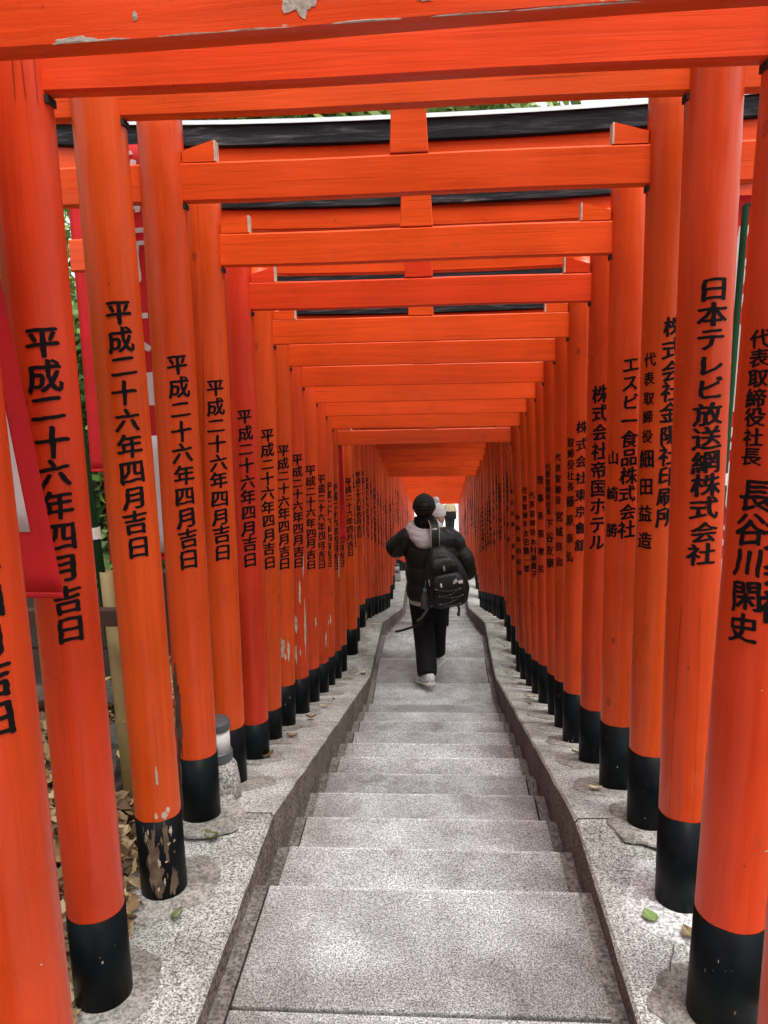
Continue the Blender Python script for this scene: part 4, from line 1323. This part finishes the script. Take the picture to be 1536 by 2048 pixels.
def body_mesh(J, parent_loc, yaw, lab, scale=1.0, head_yaw=0.0, hands=None, group=None):
    """one continuous skinned figure; J maps joint names to local points"""
    order = [('pelvis', None, .12), ('belly', 'pelvis', .115), ('chest', 'belly', .13), ('neck0', 'chest', .06), ('neck', 'neck0', .048), ('head0', 'neck', .062), ('head1', 'head0', .088), ('head2', 'head1', .080)]
    for s in ('L', 'R'):
        order += [('sh' + s, 'chest', .055), ('el' + s, 'sh' + s, .040), ('wr' + s, 'el' + s, .026), ('palm' + s, 'wr' + s, .030),
                  ('hip' + s, 'pelvis', .085), ('kn' + s, 'hip' + s, .055), ('an' + s, 'kn' + s, .038), ('toe' + s, 'an' + s, .030)]
    names = [o_[0] for o_ in order]
    V = [Vector(J[n]) for n in names]
    E = [(names.index(p), names.index(n)) for n, p, r in order if p]
    R_ = [o_[2] for o_ in order]
    for s in ('L', 'R'):                        # five fingers and thumb rooted in the palm
        w, p = Vector(J['wr' + s]), Vector(J['palm' + s])
        d = (p - w).normalized()
        side = d.cross(Vector((0, 0, 1)))
        side = side.normalized() if side.length > .1 else Vector((1, 0, 0))
        nrm = side.cross(d)
        sg = 1 if s == 'L' else -1
        pi = names.index('palm' + s)
        for k, (o_, ln) in enumerate(((-.030, .058), (-.010, .070), (.010, .066), (.029, .050))):
            a = len(V)
            b0 = p + side * o_ * .9 + d * .022
            V += [b0, b0 + d * ln * .5 - nrm * .006 * sg, b0 + d * ln * .8 - nrm * .028 * sg]
            R_ += [.0095, .0085, .0072]
            E += [(pi, a), (a, a + 1), (a + 1, a + 2)]
        a = len(V)
        b0 = w.lerp(p, .6) - side * .028 * sg
        V += [b0, b0 - side * .022 * sg + d * .03 - nrm * .012 * sg]
        R_ += [.012, .009]
        E += [(pi, a), (a, a + 1)]
    me = bpy.data.meshes.new('person')
    me.from_pydata([tuple(v) for v in V], E, [])
    o = link('person', me, None, parent_loc, (0, 0, yaw))
    md = o.modifiers.new('skin', 'SKIN')
    sl = me.skin_vertices[0].data
    for i, r in enumerate(R_):
        sl[i].radius = (r, r)
        sl[i].use_root = (i == 0)
    ss = o.modifiers.new('sub', 'SUBSURF'); ss.levels = 2; ss.render_levels = 2
    evaluated(o)
    o.data.materials.append(M['skin'])
    o.scale = (scale,) * 3
    tag(o, lab, 'person', group)
    # face
    h = Vector(J['head1'])
    Rz = Matrix.Rotation(head_yaw, 3, 'Z')
    def at(x, y, z): return h + Rz @ Vector((x, y, z))
    bm = bmesh.new(); ell(bm, at(0, .088, -.025), (.014, .022, .022)); part('nose', bm, M['skin'], o, smooth=True)
    bm = bmesh.new(); ell(bm, at(0, .076, -.062), (.024, .012, .008)); part('mouth', bm, M['lips'], o, smooth=True)
    for sx in (-1, 1):
        bm = bmesh.new(); ell(bm, at(.032 * sx, .074, .005), (.013, .010, .008)); part('eye', bm, M['eyewhite'], o, smooth=True)
        bm = bmesh.new(); ell(bm, at(.086 * sx, -.005, -.012), (.012, .022, .032)); part('ear', bm, M['skin'], o, smooth=True)
    return o

def sneaker(parent, heel, toe, roll=0.0, z=0.0, lab=None):
    """a low trainer: sole and upper, heel and toe are local points of the sole"""
    heel, toe = Vector(heel), Vector(toe)
    L_ = (toe - heel).length
    d = (toe - heel).normalized()
    s_ = d.cross(Vector((0, 0, 1))).normalized()
    u_ = s_.cross(d)
    def P(a, b, c): return heel + d * (a * L_) + s_ * b + u_ * c
    root = empty('shoe'); root.parent = parent
    if lab: root['label'] = lab
    def loft(name, prof, m, z0f, z1f, p=root):
        bm = bmesh.new(); rings = []
        for a, w in prof:
            z0, z1 = z0f(a), z1f(a)
            ring = []
            for k in range(14):
                t_ = 2 * math.pi * k / 14
                cx, cz = math.cos(t_), math.sin(t_)
                ring.append(P(a, w * math.copysign(abs(cx) ** .6, cx), (z0 + z1) / 2 + (z1 - z0) / 2 * math.copysign(abs(cz) ** .6, cz)))
            rings.append(ring)
        add_rings(bm, rings)
        bmesh.ops.recalc_face_normals(bm, faces=bm.faces[:])
        return part(name, bm, m, p, smooth=True)
    wprof = [(-.04, .022), (.02, .042), (.2, .047), (.45, .045), (.7, .055), (.88, .050), (1.0, .032), (1.06, .012)]
    loft('sole', wprof, M['sole'], lambda a: 0.0 + (.012 if a > .9 else 0), lambda a: .036 - .008 * a)
    up = [(a, w * .93) for a, w in wprof]
    loft('upper', up, M['shoewhite'], lambda a: .026, lambda a: (.105 if a < .25 else .105 - (a - .25) * .09) if a < 1 else .04)
    loft('heel_counter', [(-.03, .014), (.02, .032), (.16, .0375)], M['shoegrey'], lambda a: .034, lambda a: .075)
    for k in range(3):
        bm = bmesh.new(); add_tube(bm, [P(.42 + k * .1, -.030, .066 - k * .004), P(.42 + k * .1, 0, .094 - k * .009), P(.42 + k * .1, .030, .066 - k * .004)], .0035, 6)
        part('lace', bm, M['shoewhite'], root, smooth=True)
    bm = bmesh.new(); add_tube(bm, [P(-.03, 0, .05), P(-.035, 0, .10)], .006, 6); part('heel_tab', bm, M['white'], root)
    return root

# --- the walker in the black puffer jacket
base = Vector((-.105, 6.74, -1.07))
J = dict(pelvis=(.035, 0, .92), belly=(.035, -.01, 1.04), chest=(.03, -.01, 1.22), neck0=(.0, -.005, 1.36), neck=(-.012, .01, 1.43), head0=(-.02, .02, 1.49), head1=(-.022, .025, 1.565), head2=(-.022, .02, 1.60),
         shL=(-.145, 0, 1.31), elL=(-.27, .05, 1.19), wrL=(-.09, .26, 1.24), palmL=(-.03, .31, 1.26),
         shR=(.20, 0, 1.31), elR=(.345, -.02, 1.06), wrR=(.25, .20, 1.00), palmR=(.20, .26, 1.01),
         hipL=(-.055, 0, .90), knL=(-.045, .02, .50), anL=(-.02, -.27, .12), toeL=(-.045, -.17, .045),
         hipR=(.115, 0, .90), knR=(.078, .17, .51), anR=(.062, .27, .10), toeR=(.09, .40, .045))
man = body_mesh(J, base, 0, 'person in a black puffer jacket and cap walking down the stairs with a backpack', head_yaw=.15)
def puff_torso(bm):
    # quilted body: (z, centre x, half width, half depth), pinched at the stitch lines
    prof = [(.735, .035, .185, .125), (.76, .035, .215, .150), (.83, .035, .228, .165), (.885, .035, .222, .158), (.90, .035, .206, .145), (.915, .035, .222, .160), (.98, .035, .232, .172), (1.04, .035, .224, .163), (1.055, .035, .206, .146),
            (1.07, .035, .226, .163), (1.14, .035, .236, .172), (1.21, .032, .226, .162), (1.225, .03, .206, .146), (1.24, .03, .224, .158), (1.30, .028, .220, .150), (1.345, .02, .190, .128), (1.38, .01, .150, .105), (1.415, 0, .105, .085)]
    rings = []
    for z, cx, w, d in prof:
        rings.append([(cx + w * math.copysign(abs(math.cos(2 * math.pi * k / 40)) ** .8, math.cos(2 * math.pi * k / 40)), d * math.copysign(abs(math.sin(2 * math.pi * k / 40)) ** .8, math.sin(2 * math.pi * k / 40)), z + .004 * math.sin(k * 1.3)) for k in range(40)])
    add_rings(bm, rings)
sleeveL = (smooth_path([(-.10, 0, 1.325), (-.20, .0, 1.275), (-.275, .03, 1.205), (-.235, .12, 1.185), (-.15, .22, 1.22), (-.10, .26, 1.235)], 3), [.080, .088, .094, .092, .084, .090, .096, .096, .086, .078, .086, .086, .072, .064, .060, .050])
sleeveR = (smooth_path([(.14, 0, 1.32), (.235, 0, 1.265), (.30, -.01, 1.15), (.350, -.02, 1.03), (.335, .07, .97), (.26, .19, .99)], 3), [.080, .084, .088, .088, .084, .070, .084, .090, .086, .070, .084, .086, .078, .064, .058, .050])
remeshed('jacket', [sleeveL, sleeveR], M['puffer'], man, .011, 2, extra=puff_torso)
remeshed('trousers', [(smooth_path([(-.055, 0, .86), (-.06, .03, .70), (-.045, .02, .50), (-.022, -.13, .30), (-.010, -.265, .13)], 3), [.118, .114, .112, .110, .106, .102, .100, .096, .094, .092, .092, .090, .086]),
                      (smooth_path([(.112, 0, .86), (.10, .08, .70), (.080, .175, .50), (.070, .23, .30), (.066, .262, .13)], 3), [.118, .114, .112, .110, .106, .102, .098, .094, .092, .090, .090, .090, .088]),
                      ([(.033, 0, .72), (.033, 0, .80), (.033, 0, .95)], [.12, .165, .165], .8)], M['blacktrouser'], man, .011, 3)
bm = bmesh.new(); add_tube(bm, [(.035, 0, .705), (.035, 0, .75)], [.196, .20], 36, .72); part('hoodie_hem', bm, M['hoodgrey'], man, smooth=True)
remeshed('scarf', [([(-.015, .0, 1.37), (-.018, .0, 1.43), (-.02, .005, 1.485)], [.105, .100, .088])], M['blackwool'], man, .008, 3)
def hood(bm):
    for k, (zz, rr_, dep, th) in enumerate(((1.425, .092, .085, .020), (1.402, .115, .115, .026), (1.372, .128, .140, .030), (1.337, .120, .158, .030), (1.305, .095, .165, .026))):
        pts = []
        for i in range(15):
            a = math.pi * (1.04 + .92 * i / 14)
            sag = -.035 * math.sin((i / 14) * math.pi)
            pts.append((-.018 + rr_ * 1.15 * math.cos(a), .03 + dep * math.sin(a) * 1.05, zz + sag + .02 * math.cos(a * 2) * .5))
        add_tube(bm, pts, [th * (.5 + .5 * math.sin(math.pi * i / 14)) + .012 for i in range(15)], 10)
remeshed('hood', [], M['hoodgrey'], man, .008, 2, extra=hood)
bm = bmesh.new(); ell(bm, (-.022, .018, 1.555), (.090, .104, .100)); part('hair', bm, M['hair'], man, smooth=True)
capo = empty('cap'); capo.parent = man
bm = bmesh.new()
rings = []
for k in range(9):
    a = (k / 8) * math.pi / 2 * .985
    rings.append([(-.022 + .101 * math.cos(a) * math.cos(2 * math.pi * i / 28), .02 + .116 * math.cos(a) * math.sin(2 * math.pi * i / 28), 1.565 + .118 * math.sin(a)) for i in range(28)])
add_rings(bm, rings, True)
part('crown', bm, M['captwill'], capo, smooth=True)
bm = bmesh.new(); add_tube(bm, [(-.022, .02, 1.550), (-.022, .02, 1.572)], [.1030, .1030], 28, 1.15); part('band', bm, M['captwill'], capo, smooth=True)
bm = bmesh.new()
pts = [(-.018 + .045 * math.cos(math.pi * k / 12), -.097 + .012 * math.sin(math.pi * k / 12), 1.575 + .050 * math.sin(math.pi * k / 12)) for k in range(13)]
add_tube(bm, pts, .0045, 6); part('back_arch', bm, M['captwill'], capo, smooth=True)
bm = bmesh.new(); ell(bm, (-.018, -.086, 1.590), (.040, .014, .028)); part('hair_gap', bm, M['hair'], capo, smooth=True)
bm = bmesh.new(); add_rings(bm, [[(-.022 + (.09 - .02 * j) * math.cos(math.pi * i / 12), .09 + j * .04 + .05 * math.sin(math.pi * i / 12) * 1, 1.575 - j * .008 + .01 * math.sin(math.pi * i / 12)) for i in range(13)] for j in range(3)], False, False)
o = part('brim', bm, M['captwill'], capo, smooth=True); md = o.modifiers.new('t', 'SOLIDIFY'); md.thickness = .004; evaluated(o)
bm = bmesh.new(); ell(bm, (-.022, .02, 1.684), (.009, .009, .005)); part('button', bm, M['captwill'], capo, smooth=True)
sneaker(man, (.030, -.345, .062), (-.085, -.10, .004), lab='white shoe rolling on to its toe')
sneaker(man, (.060, .215, .0), (.115, .465, .0))
bm = bmesh.new(); add_box(bm, .045, .068, -.167, -.163, 1.243, 1.255, .001); part('sleeve_tag', bm, M['white'], man)

# --- his backpack, slung on the right shoulder
bp = tag(empty('backpack', base + Vector((.155, -.235, 1.005)), (.05, -.14, .12)), 'black backpack with bungee cords on the right shoulder of the walker in black', 'backpack')
def pack_loft(prof, n=30, pw=.62):
    bm = bmesh.new(); rings = []
    for z, w, d, cy, cx in prof:
        rings.append([(cx + w * math.copysign(abs(math.cos(2 * math.pi * k / n)) ** pw, math.cos(2 * math.pi * k / n)) + .003 * math.sin(z * 60 + k), cy + d * math.copysign(abs(math.sin(2 * math.pi * k / n)) ** pw, math.sin(2 * math.pi * k / n)), z) for k in range(n)])
    add_rings(bm, rings)
    return bm
o = part('main_bag', pack_loft([(-.27, .09, .05, .03, 0), (-.262, .135, .08, .02, 0), (-.22, .165, .098, .01, 0), (-.12, .190, .115, 0, 0), (0, .182, .112, 0, 0), (.10, .152, .10, 0, -.004), (.18, .112, .082, .01, -.012), (.235, .078, .06, .025, -.02), (.262, .055, .035, .035, -.025), (.268, .02, .015, .04, -.025)]), M['packnylon'], bp, smooth=True)
fp = part('front_pocket', pack_loft([(-.235, .10, .03, -.085, .005), (-.22, .130, .046, -.09, .005), (-.12, .140, .055, -.10, .005), (-.02, .134, .055, -.10, .005), (.035, .115, .045, -.09, .003), (.065, .08, .02, -.08, 0)]), M['packnylon'], bp, smooth=True)
part('top_pocket', pack_loft([(.055, .09, .02, -.075, -.003), (.075, .115, .036, -.08, -.005), (.13, .11, .036, -.072, -.008), (.175, .085, .02, -.06, -.012), (.19, .05, .01, -.05, -.014)]), M['packnylon'], bp, smooth=True)
for pts, nm in (([(-.118, -.118, -.01), (-.09, -.135, .03), (-.02, -.142, .052), (.06, -.138, .048), (.115, -.118, .01)], 'zip'), ([(-.10, -.095, .10), (-.06, -.110, .155), (0, -.108, .178), (.06, -.098, .16), (.095, -.09, .11)], 'zip')):
    bm = bmesh.new(); add_tube(bm, smooth_path(pts, 5), .0035, 6); part(nm, bm, M['packgrey'], bp, smooth=True)
cords = [(-.11, -.05), (.095, -.075), (-.085, -.115), (.11, -.135), (-.09, -.185), (.08, -.205)]
for k in range(len(cords) - 1):
    a, b_ = cords[k], cords[k + 1]
    bm = bmesh.new(); add_tube(bm, smooth_path([(a[0], -.148, a[1]), ((a[0] + b_[0]) / 2, -.164, (a[1] + b_[1]) / 2 - .015), (b_[0], -.150, b_[1])], 5), .0026, 6); part('bungee_cord', bm, M['packgrey'], bp, smooth=True)
bm = bmesh.new(); add_tube(bm, smooth_path([(.0, -.160, -.10), (.02, -.168, -.15), (-.01, -.168, -.19), (.03, -.164, -.22)], 5), .0026, 6); part('bungee_cord', bm, M['packgrey'], bp, smooth=True)
for k, (x, z) in enumerate(cords):
    bm = bmesh.new(); ell(bm, (x, -.150, z), (.006, .004, .006), 8); part('cord_loop', bm, M['piping'], bp)
# the emblem: a quarter dome of three nested arcs
bm = bmesh.new()
em = Matrix.Rotation(-.35, 3, 'Y')
for k, (r0, r1) in enumerate(((.0, .013), (.0175, .0265), (.031, .040))):
    n = 8
    for i in range(n):
        a0, a1 = math.pi / 2 * i / n, math.pi / 2 * (i + 1) / n
        q = [(-r1 * math.cos(a0), r1 * math.sin(a0)), (-r1 * math.cos(a1), r1 * math.sin(a1)), (-r0 * math.cos(a1), r0 * math.sin(a1)), (-r0 * math.cos(a0), r0 * math.sin(a0))]
        q = q[:3] if r0 == 0 else q
        f = bm.faces.new([bm.verts.new(em @ Vector((px * 1.1, 0, pz * .8)) + Vector((.085, -.1585, -.012))) for px, pz in q])
add_box(bm, .089, .125, -.1585, -.1565, -.030, -.002, 0)
ob = part('emblem', bm, M['white'], bp)
bm = bmesh.new(); ell(bm, (-.06, -.163, -.018), (.009, .004, .020), 10); part('zip_pull', bm, M['white'], bp, smooth=True)
bm = bmesh.new(); ell(bm, (-.012, -.122, .11), (.009, .004, .028), 10); part('zip_pull', bm, M['piping'], bp, smooth=True)
bm = bmesh.new(); ell(bm, (-.150, -.09, .0), (.005, .005, .035), 10); part('zip_pull', bm, M['piping'], bp, smooth=True)
st = empty('strap'); st.parent = bp
def flat_strap(pts, w, th, m, nm, p):
    bm = bmesh.new(); pts = smooth_path(pts, 6); rings = []
    for i, q in enumerate(pts):
        t_ = (pts[min(i + 1, len(pts) - 1)] - pts[max(0, i - 1)]).normalized()
        a = t_.cross(Vector((0, -1, 0))).normalized() if abs(t_.y) < .95 else Vector((1, 0, 0))
        n_ = a.cross(t_)
        rings.append([q + a * w + n_ * th, q - a * w + n_ * th, q - a * w - n_ * th, q + a * w - n_ * th])
    add_rings(bm, rings); bmesh.ops.recalc_face_normals(bm, faces=bm.faces[:])
    return part(nm, bm, m, p)
sp = [(-.045, .035, .24), (-.035, .025, .34), (-.02, .075, .43), (-.02, .19, .455), (.0, .30, .40), (.02, .345, .25)]
flat_strap(sp, .034, .008, M['packnylon'], 'pad', st)
for s_ in (-1, 1):
    flat_strap([(x + s_ * .035, y - .004, z + .001) for x, y, z in sp], .0028, .010, M['piping'], 'piping', st)
bm = bmesh.new(); add_box(bm, -.048, -.005, .045, .052, .408, .420, .001); part('label_tab', bm, M['white'], st)
flat_strap([(.06, -.0, -.25), (.075, -.01, -.30), (.066, -.012, -.345)], .010, .002, M['packnylon'], 'hanging_strap', bp)
bm = bmesh.new(); ell(bm, (.064, -.012, -.352), (.016, .008, .022), 8); part('buckle', bm, M['packgrey'], bp)
flat_strap([(-.155, -.02, -.20), (-.20, -.05, -.245), (-.25, -.06, -.30), (-.30, -.05, -.335)], .011, .002, M['packgrey'], 'waist_strap', bp)
flat_strap([(-.24, .06, -.385), (-.31, .03, -.405), (-.40, -.0, -.41), (-.475, -.03, -.405)], .010, .002, M['packnylon'], 'waist_strap', bp)
bm = bmesh.new(); ell(bm, (-.480, -.03, -.404), (.022, .008, .012), 10); part('buckle', bm, M['packnylon'], bp)
bm = bmesh.new(); add_tube(bm, smooth_path([(-.15, -.04, .04), (-.185, -.07, -.02), (-.192, -.07, -.12), (-.165, -.05, -.19)], 5), .004, 6); part('side_cord', bm, M['packgrey'], bp, smooth=True)
part('side_pocket', pack_loft([(-.225, .03, .04, -.01, -.165), (-.21, .045, .055, -.01, -.172), (-.14, .048, .058, -.01, -.176), (-.10, .046, .058, -.01, -.176)], 20), M['packnylon'], bp, smooth=True)
bt = tag(empty('bottle', base + Vector((-.030, -.29, .74)), (.0, .10, 0)), 'small drink bottle with a light blue cap in the side pocket of the backpack', 'bottle')
part('body', lathe([(.026, .0), (.030, .006), (.030, .11), (.022, .135), (.013, .148), (.013, .152)], 20), M['bottle'], bt, smooth=True)
part('cap', lathe([(.0175, .150), (.019, .152), (.019, .172), (.016, .176)], 20), M['bluecap'], bt, smooth=True)

# --- the second walker ahead, white bobble hat
def plain_J(step=.16, arm=.10):
    return dict(pelvis=(0, 0, .90), belly=(0, 0, 1.02), chest=(0, 0, 1.20), neck0=(0, 0, 1.34), neck=(0, .005, 1.40), head0=(0, .012, 1.45), head1=(0, .015, 1.525), head2=(0, .01, 1.56),
         shL=(-.17, 0, 1.29), elL=(-.22, -.03, 1.04), wrL=(-.20, arm, .86), palmL=(-.20, arm + .04, .79),
         shR=(.17, 0, 1.29), elR=(.22, -.03, 1.04), wrR=(.20, .02, .84), palmR=(.20, .05, .77),
         hipL=(-.085, 0, .88), knL=(-.085, step * .6, .48), anL=(-.085, step, .09), toeL=(-.095, step + .13, .03),
         hipR=(.085, 0, .88), knR=(.085, -step * .2, .48), anR=(.085, -step, .09), toeR=(.095, -step + .13, .03))
zb = -24 * Rr if 0 else slab_line(9.75)
zb = -math.ceil((9.75 - 7.91) / T + 11 - 1e-6) * Rr
J2 = plain_J()
wom = body_mesh(J2, Vector((-.035, 9.72, zb - .02)), 0, 'person in a white bobble hat half hidden behind the walker in black', head_yaw=-1.9)
remeshed('coat', [([(0, 0, .50), (0, 0, .8), (0, 0, 1.0), (0, 0, 1.2), (0, 0, 1.32), (0, 0, 1.38)], [.24, .21, .19, .20, .15, .07], .75),
                  ([(-.13, 0, 1.30), (-.21, -.02, 1.05), (-.20, .09, .87)], [.075, .06, .05]), ([(.13, 0, 1.30), (.21, -.02, 1.05), (.20, .01, .86)], [.075, .06, .05])], M['whitecoat'], wom, .014, 3)
remeshed('trousers', [([(-.085, 0, .85), (-.085, .09, .48), (-.085, .15, .08)], [.10, .08, .06]), ([(.085, 0, .85), (.085, -.03, .48), (.085, -.15, .08)], [.10, .08, .06])], M['blacktrouser'], wom, .014, 3)
bm = bmesh.new(); ell(bm, (0, -.005, 1.50), (.098, .105, .125)); ell(bm, (.04, -.04, 1.36), (.06, .05, .10)); part('hair', bm, M['brownhair'], wom, smooth=True)
hat = empty('hat'); hat.parent = wom
remeshed('knit', [], M['whiteknit'], hat, .010, 2, extra=lambda b: (ell(b, (0, .0, 1.60), (.118, .122, .115)), add_tube(b, [(0, 0, 1.545), (0, 0, 1.60)], [.125, .127], 20)))
bm = bmesh.new(); bmesh.ops.create_icosphere(bm, subdivisions=3, radius=.048)
for v in bm.verts: v.co = v.co * (1 + .18 * mnoise.noise(v.co * 60)) + Vector((0, 0, 1.735))
part('bobble', bm, M['whiteknit'], hat, smooth=False)
# face skin bulge turned towards the viewer's right
bm = bmesh.new(); ell(bm, (.036, -.040, 1.515), (.072, .072, .088)); part('face', bm, M['skin'], wom, smooth=True)
sneaker(wom, (-.085, .10, .0), (-.09, .34, 0)); sneaker(wom, (.085, -.20, .0), (.09, .04, 0))

# --- the people on the street beyond the last gate
J3 = plain_J(.10, .05)
p3 = body_mesh(J3, Vector((.42, 29.5, STREET + .005)), 0, 'person in a tan and black two-tone coat standing on the bright street below')
def drape(bm):
    rings = []
    for z, w, d in ((.79, .235, .15), (.95, .235, .155), (1.05, .225, .15), (1.2, .21, .15), (1.32, .17, .12), (1.38, .09, .08)):
        rings.append([(w * (1 + .05 * math.sin(k * 1.9)) * math.cos(2 * math.pi * k / 32), d * (1 + .09 * math.sin(k * 1.9)) * math.sin(2 * math.pi * k / 32), z) for k in range(32)])
    add_rings(bm, rings)
bm = bmesh.new(); drape(bm); o = part('coat', bm, M['tan'], p3, smooth=True)
bm = bmesh.new(); add_rings(bm, [[(w * math.cos(2 * math.pi * k / 32), w * .68 * math.sin(2 * math.pi * k / 32), z) for k in range(32)] for z, w in ((.77, .25), (.9, .252), (1.05, .246), (1.07, .235))]); part('black_hem', bm, M['blackwool'], p3, smooth=True)
remeshed('sleeves', [([(-.14, 0, 1.30), (-.22, -.02, 1.05), (-.20, .05, .87)], [.075, .06, .05]), ([(.14, 0, 1.30), (.22, -.02, 1.05), (.20, .01, .86)], [.075, .06, .05])], M['tan'], p3, .014, 2)
remeshed('trousers', [([(-.085, 0, .85), (-.085, .05, .48), (-.085, .10, .06)], [.115, .09, .075]), ([(.085, 0, .85), (.085, -.02, .48), (.085, -.10, .06)], [.115, .09, .075])], M['blacktrouser'], p3, .014, 3)
bm = bmesh.new(); ell(bm, (0, -.01, 1.56), (.10, .108, .115)); part('hair', bm, M['hair'], p3, smooth=True)
sneaker(p3, (-.085, .05, .0), (-.09, .29, 0)); sneaker(p3, (.085, -.15, .0), (.09, .09, 0))
p4 = body_mesh(plain_J(.12, .06), Vector((-.06, 31.0, STREET + .005)), .4, 'person in dark navy clothes on the street beside the thin grey pole')
M['navy'] = fabric('navy_coat', (.02, .025, .045), .8)
remeshed('coat', [([(0, 0, .60), (0, 0, .9), (0, 0, 1.2), (0, 0, 1.32), (0, 0, 1.38)], [.22, .20, .20, .15, .07], .75),
                  ([(-.13, 0, 1.30), (-.21, -.02, 1.05), (-.20, .06, .87)], [.075, .06, .05]), ([(.13, 0, 1.30), (.21, -.02, 1.05), (.20, .01, .86)], [.075, .06, .05])], M['navy'], p4, .014, 3)
remeshed('trousers', [([(-.085, 0, .85), (-.085, .07, .48), (-.085, .11, .08)], [.10, .08, .06]), ([(.085, 0, .85), (.085, -.03, .48), (.085, -.11, .08)], [.10, .08, .06])], M['blacktrouser'], p4, .014, 3)
bm = bmesh.new(); ell(bm, (0, -.01, 1.56), (.10, .108, .115)); part('hair', bm, M['hair'], p4, smooth=True)
sneaker(p4, (-.085, .06, .0), (-.09, .30, 0)); sneaker(p4, (.085, -.16, .0), (.09, .08, 0))
